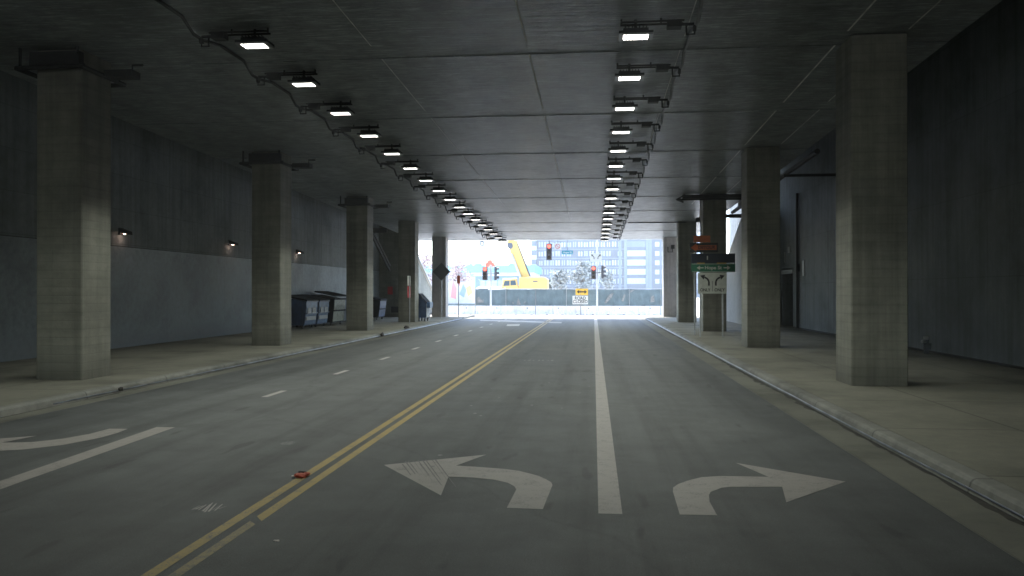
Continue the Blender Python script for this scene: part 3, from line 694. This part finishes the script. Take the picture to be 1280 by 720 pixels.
crumb((.0, 0, .02), (.075, .06, .03), 'x', 2).build('packet_body', 'litter_orange', t)
crumb((.05, .06, .025), (.05, .05, .025), 'x', 3).build('torn_flap', 'litter_orange', t)
crumb((-.075, -.01, .012), (.022, .03, .014), 'x', 4).build('white_corner', 'litter_pale', t)
crumb((.0, .07, .03), (.06, .03, .03), 'x', 5).build('dark_inside', 'litter_dark', t)
p = G(150, 487.5, .05); crumple('drain_hole', (XK0+.03, p.y, .03), (.03, .09, .07), 'litter_dark', 'dark drain hole in the left kerb near the first column', seed=9)  # dark solid lump added to stand for the drain hole
p = G(508, 411.5, .1); crumple('debris_clump', (XK0-.02, p.y, .15), (.14, .35, .1), 'litter_dark', 'dark scrap lying on the left kerb by the edge-on sign', seed=5)
p = G(484, 418, .1); crumple('debris_clump', (XK0+.04, p.y, .02), (.08, .25, .12), 'litter_dark', 'smaller dark scrap in the left gutter past the third column', seed=6)
p = G(576, 696); crumple('paper_scrap', G(346, 676), (.03, .025, .008), 'litter_pale', 'tiny pale paper scrap on the asphalt right of the worn yellow stripe', seed=12)

# ================================================================== OUTSIDE
# concrete barriers
BD = 73.2
def bx(px, y): return X_(px, y)
edges_px = [540, 579, 617, 655, 693.5, 731.5, 770, 808, 846]
prof = [(-.30, .0), (-.30, .06), (-.12, .30), (-.075, .81), (.075, .81), (.12, .30), (.30, .06), (.30, 0)]
YB = 73.3
for i in range(len(edges_px)-1):
    a, b = bx(edges_px[i], YB)+.02, bx(edges_px[i+1], YB)-.02
    t = thing('concrete_barrier', ((a+b)/2, YB, 0), f'white concrete road barrier section, {ORD[i]} from the left before the green fence', 'barrier', 'concrete barriers closing the street')
    child(MB().extr([(a, YB+y, z) for y, z in prof], (b-a, 0, 0)), 'barrier_block', 'barrier_concrete', t)
    m = MB()
    for k in (.25, .75): x = a+(b-a)*k; m.box((x-.11, YB-.305, .0), (x+.11, YB-.27, .05))
    child(m, 'forklift_slot', 'dark_recess', t)
    child(MB().tube([(a+.3, YB-.09, .60), (a+.3, YB-.16, .60)], .05), 'lifting_eye', 'dark_recess', t)
# screened fence
YF = 73.75
fx = [594.5, 632.5, 669.5, 708, 746.8, 786.5, 826, 862]
t = thing('construction_fence', (bx(700, YF), YF, 0), 'long construction fence hung with dark green screening behind the barriers', 'fence')
ztop = Z_(700, 361.5, YF); zbot = Z_(700, 382.3, YF)
for i in range(len(fx)-1):
    a, b = bx(fx[i], YF), bx(fx[i+1], YF); m = MB(); n = 9; vs = []
    for k in range(n+1):
        x = a+(b-a)*k/n; s = -.05*math.sin(PI*k/n); vs.append((x, YF+.03*math.sin(k*1.9+i), ztop+s)); vs.append((x, YF+.03*math.sin(k*1.3+i), zbot))
    for k in range(n): m.sheet([vs[2*k], vs[2*k+2], vs[2*k+3], vs[2*k+1]])
    sc_ = child(m, 'screen_panel', 'screen_green', t, fixn=False)
    md = sc_.modifiers.new('th', 'SOLIDIFY'); md.thickness = .01
for px in fx: child(MB().tube([(bx(px, YF), YF-.06, 0), (bx(px, YF), YF-.06, ztop+.05)], .03, 6), 'post', 'galvanised', t)
child(MB().tube([(bx(fx[0], YF), YF-.02, ztop+.03), (bx(fx[-1], YF), YF-.02, ztop+.03)], .022, 6), 'top_rail', 'galvanised', t)
for px in (612, 650, 687.5, 726, 767, 805): child(MB().box((bx(px, YF)-.06, YF-.09, zbot-.28), (bx(px, YF)+.06, YF-.04, zbot+.12)), 'clamp', 'crane_grey', t)
for pts in ([(755, 379), (762, 368), (767, 366), (765, 371), (758, 379)], [(777, 376), (780, 368), (782, 368), (779.5, 377)], [(813, 378), (814, 371), (817, 369), (818, 377)], [(640, 379), (641.5, 377), (643, 380)], [(645.5, 381), (648, 372), (650, 378), (651, 381)], [(654, 379), (657, 376), (656, 380)], [(596, 373), (598.5, 371), (603, 376), (604.5, 373.5), (604.5, 378), (597, 378.5)], [(788, 363), (793, 362.6), (788, 366)]):
    y = YF-.10; m = MB(); m.extr([(bx(px, y), y, Z_(px, py, y)) for px, py in pts], (0, .006, 0)); child(m, 'torn_patch', 'screen_tear', t)
# chain-link post row in front
for px, py in ((594, 392.5), (669.5, 392.5), (826, 392)):
    y = 72.2; x = bx(px, y); t = MB().tube([(x, y, 0), (x, y, 2.35)], .035, 6).build('steel_post', 'grey_metal'); tag(t, {594: 'thin steel post at the left end of the green fence', 669.5: 'thin steel post before the barriers under the crane', 826: 'thin steel post before the barriers beside the last right column'}[px], 'post')
# road closed signs
y = 72.7
t = thing('road_closed_sign', (bx(727, y), y, 0), 'orange double arrow sign above a white ROAD CLOSED sign before the barriers', 'sign')
child(MB().tube([(bx(726, y), y+.03, 0), (bx(726, y), y+.03, Z_(727, 362, y))], .035, 6), 'post', 'grey_metal', t)
op = child(plate(bx(719.5, y), bx(735, y), Z_(727, 369, y), Z_(727, 360.8, y), y), 'arrow_panel', 'sign_yellow', t)
cx, cz, u = bx(727.3, y), Z_(727, 364.8, y), .075
child(MB().extr([(cx-6.2*u, y-.004, cz), (cx-3.2*u, y-.004, cz+2.3*u), (cx-3.2*u, y-.004, cz+.8*u), (cx+3.2*u, y-.004, cz+.8*u), (cx+3.2*u, y-.004, cz+2.3*u), (cx+6.2*u, y-.004, cz), (cx+3.2*u, y-.004, cz-2.3*u), (cx+3.2*u, y-.004, cz-.8*u), (cx-3.2*u, y-.004, cz-.8*u), (cx-3.2*u, y-.004, cz-2.3*u)], (0, .003, 0)), 'double_arrow', 'sign_black', op)
x0, x1, z0, z1 = bx(715.6, y), bx(735, y), Z_(727, 380.3, y), Z_(727, 369.8, y)
wpn = child(plate(x0, x1, z0, z1, y), 'white_panel', 'sign_white', t)
for s_, zz in (('ROAD', z0+(z1-z0)*.71), ('CLOSED', z0+(z1-z0)*.29)):
    tx = text('lettering', s_, .40, 'sign_black', wpn, (0, 0, 0), sx=.9); tx.location = ((x0+x1)/2-bx(727, 72.7), -.004, zz)

# traffic signals
def head(name, x, y, z, h, w, t, face=0, lit=True):
    """three-section signal head centred on z; face=0 looks down the road, else turned sideways"""
    m = MB(); m.chbox((-w/2, -.1, -h/2), (w/2, .1, h/2), .03)
    cells = [h/3, 0, -h/3]
    for c in cells:
        r = w*.36; n = 10; vs = []; 
        for k in range(n): 
            a = PI*(-.1+1.2*k/(n-1)); vs.append((r*math.cos(a), r*math.sin(a)))
        for (a1, b1), (a2, b2) in zip(vs, vs[1:]):
            m.extr([(a1, -.1, c+b1), (a2, -.1, c+b2), (a2*1.08, -.1, c+b2*1.08), (a1*1.08, -.1, c+b1*1.08)], (0, -.22, 0))
    o = m.build(name, 'signal_black', t)
    lens = []
    for i, c in enumerate(cells):
        l = MB().tube([(0, -.125, c), (0, -.101, c)], w*.33, 14).build('lens', 'red_signal' if (i == 0 and lit) else 'dark_lens', o); lens.append(l)
    o.location = (x-t.location.x, y-t.location.y, z-t.location.z); o.rotation_euler = (0, 0, face)
    return o
yP = 72.0
xp = bx(746.4, yP)
t = thing('traffic_signal', (xp, yP, 0), 'pale signal pole with a mast arm and a white lane arrow sign', 'traffic signal')
child(MB().tube([(xp, yP, 0), (xp, yP, 7.5)], .09, 10, r1=.07).tube([(xp, yP, 0), (xp, yP, .25)], .16, 10), 'pole', 'pole_paint', t)
za = 7.35
child(MB().tube([(xp, yP, za-.3), (bx(715, yP), yP, za), (bx(680, yP), yP, za+.05)], .07, 8, r1=.045), 'mast_arm', 'pole_paint', t)
head('signal_head', bx(742, yP), yP-.15, Z_(742, 341, yP), 1.15, .42, t)
head('signal_head', bx(753, yP), yP, Z_(753, 340, yP), 1.15, .42, t, face=PI/2, lit=False)
child(MB().tube([(bx(742, yP), yP-.05, Z_(742, 341, yP)), (bx(753, yP), yP-.05, Z_(742, 341, yP))], .03, 6), 'bracket', 'signal_black', t)
hx, hz = bx(686.5, yP), Z_(686, 315, yP)
head('signal_head', hx, yP-.1, hz, 1.5, .5, t)
child(MB().tube([(hx, yP, hz+.7), (hx, yP, za)], .03, 6), 'hanger', 'signal_black', t)
ls = child(plate(bx(737.5, yP), bx(752.5, yP), Z_(745, 327.5, yP), Z_(745, 316.7, yP), yP-.2), 'lane_sign', 'sign_white', t)
m = MB(); yy = yP-.204; cx = bx(745, yP)
for fl in (-1, 1):
    c0 = cx+fl*.27; z0 = Z_(745, 327.5, yP); strip(m, [(c0-fl*.1, z0+.25), (c0-fl*.1, z0+.4), (c0-fl*.02, z0+.52), (c0+fl*.05, z0+.56)], .06, yy); m.extr([(c0, yy-.002, z0+.66), (c0+fl*.17, yy-.002, z0+.66), (c0+fl*.08, yy-.002, z0+.46)], (0, .003, 0))
child(m, 'arrows', 'sign_black', ls)
x0, x1, z0, z1 = bx(693, yP), bx(701.5, yP), Z_(697, 312, yP), Z_(697, 304, yP)
rp = child(plate(x0, x1, z0, z1, yP-.12), 'regulatory_sign', 'sign_white', t)
m = MB(); yy = yP-.124; cx, cz = (x0+x1)/2, (z0+z1)/2
strip(m, [(cx+.2*math.cos(a*PI/6), cz+.2*math.sin(a*PI/6)) for a in range(13)], .045, yy); strip(m, [(cx-.14, cz+.14), (cx+.14, cz-.14)], .04, yy-.004)
child(m, 'red_ring', 'sign_red', rp)
child(MB().tube([(cx, yP, z1), (cx, yP, za)], .02, 6), 'hanger', 'signal_black', t)
x0, x1, z0, z1 = bx(702.5, yP), bx(716, yP), Z_(709, 318, yP), Z_(709, 313.3, yP)
sp_ = child(plate(x0, x1, z0, z1, yP-.12), 'street_name_plate', 'sign_cyan', t)
tx = text('lettering', 'Hope St', .24, 'sign_white', sp_, (0, 0, 0)); tx.location = ((x0+x1)/2-xp, -.124, (z0+z1)/2)
child(MB().tube([((x0+x1)/2, yP, z1), ((x0+x1)/2, yP, za)], .02, 6), 'hanger', 'signal_black', t)
xq = bx(613.5, yP)
t = thing('traffic_signal', (xq, yP, 0), 'signal pole with a lit red head and a sideways head left of the crane', 'traffic signal')
child(MB().tube([(xq, yP, 0), (xq, yP, Z_(613, 331, yP))], .09, 10).tube([(xq, yP, 0), (xq, yP, .25)], .16, 10), 'pole', 'pole_paint', t)
head('signal_head', bx(606.5, yP), yP-.1, Z_(606, 342, yP), 1.2, .48, t)
head('signal_head', bx(619.5, yP), yP, Z_(619, 342, yP), 1.2, .42, t, face=PI/2, lit=False)
child(MB().tube([(bx(606, yP), yP, Z_(606, 342, yP)), (bx(619, yP), yP, Z_(606, 342, yP))], .03, 6), 'bracket', 'signal_black', t)

# crane
YC = 92.0
def cp(px, py, y=YC): return Vector((bx(px, y), y, Z_(px, py, y)))
c0 = cp(664, 362)
t = thing('mobile_crane', (c0.x, YC, 0), 'yellow mobile crane with a raised boom behind the green fence', 'crane')
def slab(pts, y0, y1): return MB().extr([(bx(px, YC), y0, Z_(px, py, YC)) for px, py in pts], (0, y1-y0, 0))
hs = child(slab([(650, 361.5), (650, 348.5), (651.5, 346.3), (681, 346.5), (685.3, 349.5), (685.3, 361.5)], YC-1.3, YC+1.3), 'counterweight_house', 'crane_yellow', t, bevel=.04)
child(MB().box(cp(667, 352.6)+Vector((0, -1.33, 0)), cp(673, 351.2)+Vector((0, -1.305, 0))), 'vent', 'crane_grey', hs)
child(slab([(633, 361.5), (634, 358), (648, 356.5), (650, 361.5)], YC-1.3, YC+1.3), 'deck', 'crane_yellow', t)
cb = child(slab([(628, 361), (630.5, 349.5), (646.5, 348.5), (648, 358), (633, 359)], YC-1.25, YC-.2), 'cab', 'crane_yellow', t, bevel=.03)
child(slab([(630.5, 357.5), (632.5, 351.5), (638.3, 351.2), (638.3, 357)], YC-1.28, YC-1.24), 'cab_window', 'glass_dark', cb)
child(slab([(639.5, 356.8), (639.5, 351), (645.5, 350.6), (646.5, 356.4)], YC-1.28, YC-1.24), 'cab_window', 'glass_dark', cb)
child(slab([(629.5, 350), (630, 348.2), (646.8, 347.2), (647, 348.8)], YC-1.35, YC-.1), 'cab_roof', 'sign_white', cb)
b0, b1 = (656.5, 349), (639, 302)
dx, dy = (b1[0]-b0[0]), (b1[1]-b0[1])
tipk = 2.35
child(slab([(650.0, 349), (634, 303), (645.0, 300.5), (662.5, 348)], YC-.35, YC+.35), 'boom_base', 'crane_yellow', t, bevel=.05)
child(slab([(635.5, 304), (613, 232), (618.5, 231), (643.5, 301)], YC-.25, YC+.25), 'boom_tip', 'crane_yellow', t)
child(slab([(634.3, 307.5), (635, 304), (640.5, 304), (641.5, 308), (640, 311), (636, 311)], YC-.42, YC-.36), 'pulley', 'crane_grey', t)
m = MB(); m.tube([cp(645.5, 301), cp(663, 346)], .10, 6); child(m, 'hydraulic_line', 'crane_grey', t)
m = MB(); m.tube([cp(652, 349)+Vector((0, -.5, 0)), cp(640, 318)+Vector((0, -.5, 0))], .13, 8); child(m, 'lift_cylinder', 'galvanised', t)
m = MB(); m.tube([cp(612.3, 233), cp(612.3, 327)], .035, 5); child(m, 'cable', 'crane_grey', t)
hk = child(slab([(607, 331), (607.5, 329), (609.5, 327.8), (611, 325), (614.5, 325), (615.5, 328), (618.3, 329), (619, 333.2), (608, 333.6)], YC-.35, YC+.35), 'hook_block', 'hook_red', t)
m = MB(); m.tube([cp(602.5, 296), cp(602.5, 302)], .03, 5); m.tube([cp(603.5, 306), cp(608, 313), cp(611.5, 324)], .03, 5); child(m, 'slack_line', 'crane_grey', t)
m = slab([(600, 301), (605, 301), (605, 303), (600, 303)], YC-.2, YC+.2); 
for q in ([(600, 303), (601.4, 303), (601.4, 306), (600, 306)], [(603.8, 303), (605, 303), (605, 306), (603.8, 306)], [(600, 306), (605, 306), (604.6, 307.6), (600.5, 307.6)], [(602.8, 307.6), (604.3, 307.6), (604.4, 311.8), (603.4, 311.8)]):
    q3 = [(bx(a, YC), YC-.2, Z_(a, b, YC)) for a, b in q]; m.extr(q3, (0, .4, 0))
child(m, 'pulley_block', 'crane_grey', t)
m = MB(); m.box((bx(630, YC), YC-1.3, .55), (bx(688, YC), YC+1.3, 1.5)); child(m, 'carrier', 'crane_yellow', t)
for px in (634, 642, 672, 681):
    x = bx(px, YC); w = child(MB().tube([(x, YC-1.35, .6), (x, YC-1.0, .6)], .6, 18), 'wheel', 'rubber', t)

# trees
def tree(px, D_, top, w_, label, leaf, n, seed, base=0, trunk_r=.12):
    rr = random.Random(seed); q = PD(px, 364, D_); x, y = q.x, q.y; zt = CAMZ+(364-top)/F*D_; W = w_/F*D_/2
    t = thing('street_tree', (x, y, 0), label, 'tree')
    m = MB(); m.tube([(0, 0, 0), (.05, 0, zt*.3), (0, .05, zt*.65)], trunk_r, 7, r1=trunk_r*.5)
    cl = []
    for k in range(11):
        a = rr.uniform(0, 2*PI); h = rr.uniform(.42, .96); R = W*rr.uniform(.2, .85)*(1.15-abs(h-.62)*1.6)
        c = Vector((R*math.cos(a), R*math.sin(a), zt*h)); cl.append(c)
        m.tube([(0, .02, zt*rr.uniform(.25, .55)), tuple(c*.6+Vector((0, 0, zt*h*.35))), tuple(c)], trunk_r*.35, 5, r1=.015)
    m.build('trunk', 'bark', t)
    m = MB()
    for k in range(n):
        c = rr.choice(cl); s = W*.34; p = c+Vector((rr.gauss(0, s*.9), rr.gauss(0, s*.9), rr.gauss(0, s*.95)))
        if p.z > zt: p.z = zt-rr.random()*.3
        l = rr.uniform(.10, .22)*D_/90; u = Vector((rr.gauss(0, 1), rr.gauss(0, 1), rr.gauss(0, 1))).normalized(); v = u.cross(Vector((rr.gauss(0, 1), rr.gauss(0, 1), rr.gauss(0, 1)))).normalized()
        m.sheet([p-u*l, p+v*l*.6, p+u*l, p-v*l*.6])
    m.build('crown', leaf, t, fixn=False)
tree(727, 100, 326, 26, 'sparse grey-green tree behind the fence before the tower', 'leaf_grey', 1500, 1)
tree(701, 104, 337, 22, 'lower grey-green tree between the crane and the tower', 'leaf_grey', 1100, 2)
tree(689, 108, 350, 16, 'small bushy green tree just right of the crane', 'leaf_green', 700, 3)
tree(568, 88, 327, 34, 'sparse pale pinkish tree beside the left exit opening', 'blossom', 1100, 4)
tree(531, 92, 318, 30, 'thin pale reddish tree seen between the last two left columns', 'blossom', 800, 5)
tree(757, 112, 336, 18, 'faint grey-green tree behind the right signal pole', 'leaf_grey', 800, 6)

# mural hoarding at left
y = 77.0
t = thing('painted_hoarding', (bx(575, y), y, 0), 'pale hoarding with pastel shapes left of the green fence', 'hoarding')
zb_, zt_ = Z_(575, 379, y), Z_(575, 352, y)
pn = child(MB().box((bx(548, y), y, .3), (bx(593, y), y+.08, zt_)), 'panel', 'mural_base', t)
for pts, mt in (([(563, 372), (566, 350), (571, 360), (570, 374)], 'mural_pink'), ([(574, 368), (579, 355), (583, 362), (580, 372)], 'mural_blue'), ([(582, 360), (588, 356), (591, 366), (585, 371)], 'mural_yellow'), ([(571, 354), (576, 353), (575, 358)], 'mural_pink')):
    m = MB().extr([(bx(a, y), y-.006, Z_(a, b, y)) for a, b in pts], (0, .005, 0)); child(m, 'painted_shape', mt, pn)
t = thing('guard_rail', (bx(575, 76), 76, 0), 'low dark rail below the pale hoarding at the left exit', 'rail')
child(MB().box((bx(545, 76), 76, Z_(575, 382.6, 76)), (bx(594, 76), 76.08, Z_(575, 379.4, 76))), 'rail', 'screen_green', t)
for px in (550, 566, 583): child(MB().box((bx(px, 76)-.04, 76.08, 0), (bx(px, 76)+.04, 76.16, .95)), 'post', 'grey_metal', t)

# grey box building and white van behind the fence
def PB(px, py, D_): return PD(px, py, D_)
def bldg(name, px0, px1, top, D_, depth, label, wallmat, roof=None):
    a, b = PD(px0, 364, D_), PD(px1, 364, D_); z = CAMZ+(364-top)/F*D_
    t = thing(name, ((a.x+b.x)/2, a.y, 0), label, 'building')
    child(MB().box((a.x, a.y, 0), (b.x, a.y+depth, z)), 'wall', wallmat, t)
    return t, a, b, z
t, a, b, z = bldg('low_building', 594, 652, 345, 130, 12, 'low grey flat-roofed building behind the left traffic signal', 'grey_wall')
for k in range(6):
    x = a.x+.8+k*(b.x-a.x-1.6)/6; w = child(MB().box((x, a.y-.04, 2.6), (x+.8, a.y-.005, 3.9)), 'window', 'window_glass', t)
child(MB().box((a.x-.2, a.y-.2, z), (b.x+.2, a.y+12.2, z+.25)), 'roof', 'pale_wall', t)
t, a, b, z = bldg('long_building', 520, 668, 341, 250, 30, 'long pale building with a turquoise roof band far behind the crane', 'pale_wall')
child(MB().box((a.x-.5, a.y-.6, z), (b.x+.5, a.y+31, CAMZ+(364-331.5)/F*250)), 'roof_band', 'turquoise', t)
for k in range(13):
    x = a.x+1.2+k*(b.x-a.x-2)/13; child(MB().box((x, a.y-.05, z-1.35), (x+2.2, a.y-.01, z-.35)), 'window', 'grey_wall', t)
for px in (585, 597, 640): q = PD(px, 331.5, 256); child(MB().box((q.x-1, q.y, q.z), (q.x+1, q.y+3, q.z+.7)), 'rooftop_unit', 'grey_wall', t)
q = PD(607, 364, 100)
t = thing('white_van', (q.x, q.y, 0), 'white van roof showing above the green fence left of the crane', 'van')
m = MB().extr([(q.x-1.6, q.y, .4), (q.x-1.6, q.y, 2.2), (q.x-.9, q.y, 2.75), (q.x+3.0, q.y, 2.75), (q.x+3.1, q.y, .4)], (0, 1.9, 0)); child(m, 'body', 'white_vehicle', t, bevel=.06)
child(MB().extr([(q.x-1.4, q.y-.02, 2.0), (q.x-.85, q.y-.02, 2.5), (q.x+.3, q.y-.02, 2.5), (q.x+.3, q.y-.02, 2.0)], (0, .03, 0)), 'window', 'glass_dark', t)
for dx_ in (-.8, 2.2): child(MB().tube([(q.x+dx_, q.y-.05, .36), (q.x+dx_, q.y+.2, .36)], .36, 14), 'wheel', 'rubber', t)

# office tower
DT = 290.0; pa, pb = PD(671, 364, DT), PD(900, 364, DT); yT = pa.y
def tx_(px): return X_(px, yT)
def tz_(py): return CAMZ+(364-py)/F*(DT)
t = thing('office_tower', ((tx_(671)+tx_(900))/2, yT, 0), 'large blue-grey office tower with a window grid filling the right of the exit', 'building')
child(MB().box((tx_(671), yT, 0), (tx_(900), yT+35, 62)), 'wall', 'facade', t)
fl = 11.4   # floor height in photo pixels
FH = tz_(350)-tz_(350+fl)
rows = [Z for Z in [tz_(357.5)+k*FH for k in range(6)]]
nwin = 0
protoW = None
def window(x, z, w, h, mat='window_glass'):
    global protoW
    key = (round(w, 2), round(h, 2), mat)
    if key not in WC:
        WC[key] = MB().box((-w/2, -.12, 0), (w/2, -.01, h)).build('window', mat, t); o = WC[key]
    else:
        o = WC[key].copy(); C.objects.link(o); o.parent = t
    o.location = (x-t.location.x, 0, z); return o
WC = {}
cols = [676+k*7.05 for k in range(15)]
rr = random.Random(11)
for zi, z in enumerate(rows):
    for ci, px in enumerate(cols):
        if rr.random() < .04: continue
        window(tx_(px), z+FH*.25, 1.5 if rr.random() < .7 else 1.1, FH*rr.choice([.5, .56, .56]), 'window_glass' if rr.random() < .6 else 'blind_white')
for zi, z in enumerate(rows):      # bright full-width bands of the stair bay
    if zi in (4, 5): m_ = 'facade_light'
    else: m_ = 'blind_white'
    window(tx_(795.5), z+FH*.22, (tx_(807)-tx_(784)), FH*.62, m_)
for zi, z in enumerate(rows):
    window(tx_(821.5), z+FH*.25, 1.5, FH*.5, 'blind_white'); window(tx_(829), z+FH*.25, 1.0, FH*.5, 'window_glass')
m = MB()
for zi in range(6, 16):
    z = tz_(357.5)+zi*FH
    for k in range(30): x = tx_(676)+k*(tx_(683.05)-tx_(676)); m.box((x-.6, yT-.12, z+FH*.25), (x+.6, yT-.01, z+FH*.8))
for zi in range(6):
    z = tz_(357.5)+zi*FH
    for px in range(842, 896, 8): m.box((tx_(px)-.6, yT-.12, z+FH*.25), (tx_(px)+.6, yT-.01, z+FH*.8))
o = child(m, 'upper_windows', 'window_glass', t); o['kind'] = 'stuff'
m = MB()
for px in (782, 809, 813, 775): m.box((tx_(px)-.5, yT-.5, 0), (tx_(px)+.5, yT-.005, 62))
child(m, 'pier', 'facade_light', t)
child(MB().box((tx_(809), yT-.35, 0), (tx_(815.5), yT-.005, 62)), 'recess_panel', 'facade_dark', t)
m = MB()
for k in range(18): z = tz_(357.5)+k*FH; m.box((tx_(671), yT-.3, z-.18), (tx_(782)-.5, yT-.005, z+.18))
child(m, 'floor_edge', 'facade_light', t)
m = MB()
for k in range(29): px = 672.5+k*3.52; m.box((tx_(px)-.12, yT-.25, 0), (tx_(px)+.22, yT-.005, 62))
child(m, 'mullion', 'facade_dark', t)
# narrow balcony wing
t2 = thing('balcony_wing', (tx_(668), yT-3, 0), 'narrow stack of banded balconies at the left edge of the tower', 'building')
child(MB().box((tx_(664.5), yT-3, 0), (tx_(671), yT+20, 50)), 'wall', 'facade_dark', t2)
for k in range(8):
    z = tz_(359)+k*FH; child(MB().box((tx_(664), yT-4.2, z), (tx_(671.5), yT-2.99, z+FH*.45)), 'balcony', 'blind_white', t2)

# added thin volume; its pale veil stands in for lens glare
hz = MB().box((-140, -100, -1.1), (140, 345, 64)).build('glare_haze', []); hz.data.materials.clear()
hm = bpy.data.materials.new('glare_air'); hm.use_nodes = True; nt = hm.node_tree
for n in list(nt.nodes):
    if n.type != 'OUTPUT_MATERIAL': nt.nodes.remove(n)
pv = nt.nodes.new('ShaderNodeVolumePrincipled'); pv.inputs['Color'].default_value = (.92, .95, 1, 1); pv.inputs['Density'].default_value = .0008; pv.inputs['Anisotropy'].default_value = .2
nt.links.new(pv.outputs[0], [n for n in nt.nodes if n.type == 'OUTPUT_MATERIAL'][0].inputs['Volume']); hz.data.materials.append(hm); tag(hz, kind='stuff')
# ================================================================== LIGHT, SKY, CAMERA
SUN_EL, SUN_AZ = math.radians(62), math.radians(338)   # azimuth clockwise from +Y: behind and to the left
w = bpy.data.worlds.new('World'); sc.world = w; w.use_nodes = True; nt = w.node_tree
sky = nt.nodes.new('ShaderNodeTexSky'); sky.sky_type = 'NISHITA'; sky.sun_disc = False; sky.sun_elevation = SUN_EL; sky.sun_rotation = SUN_AZ
sky.air_density = 1.0; sky.dust_density = .8; sky.ozone_density = 1.0
bg = nt.nodes['Background']; bg.inputs[1].default_value = .15; nt.links.new(sky.outputs[0], bg.inputs[0])
sd = bpy.data.lights.new('sun', 'SUN'); sd.energy = 2.5; sd.angle = math.radians(.53); sd.color = (1, .95, .88)
so = bpy.data.objects.new('sun', sd); C.objects.link(so)
d = Vector((math.sin(SUN_AZ)*math.cos(SUN_EL), math.cos(SUN_AZ)*math.cos(SUN_EL), math.sin(SUN_EL)))
so.rotation_euler = d.to_track_quat('Z', 'Y').to_euler(); so.location = (0, 0, 40)

cd = bpy.data.cameras.new('camera'); cd.sensor_width = 36; cd.lens = F/1280*36; cd.clip_start = .1; cd.clip_end = 3000
co = bpy.data.objects.new('camera', cd); C.objects.link(co); co.location = (0, 0, CAMZ); co.rotation_euler = (PI/2+math.atan(.004), 0, TH); sc.camera = co
sc.view_settings.view_transform = 'Standard'; sc.view_settings.look = 'None'; sc.view_settings.exposure = 3.0; sc.view_settings.gamma = 1
sc.view_settings.use_curve_mapping = False
sc.cycles.use_denoising = True; sc.cycles.max_bounces = 10; sc.cycles.diffuse_bounces = 6; sc.cycles.use_light_tree = True
sc.cycles.sample_clamp_indirect = 6
sc.cycles.caustics_reflective = False; sc.cycles.caustics_refractive = False
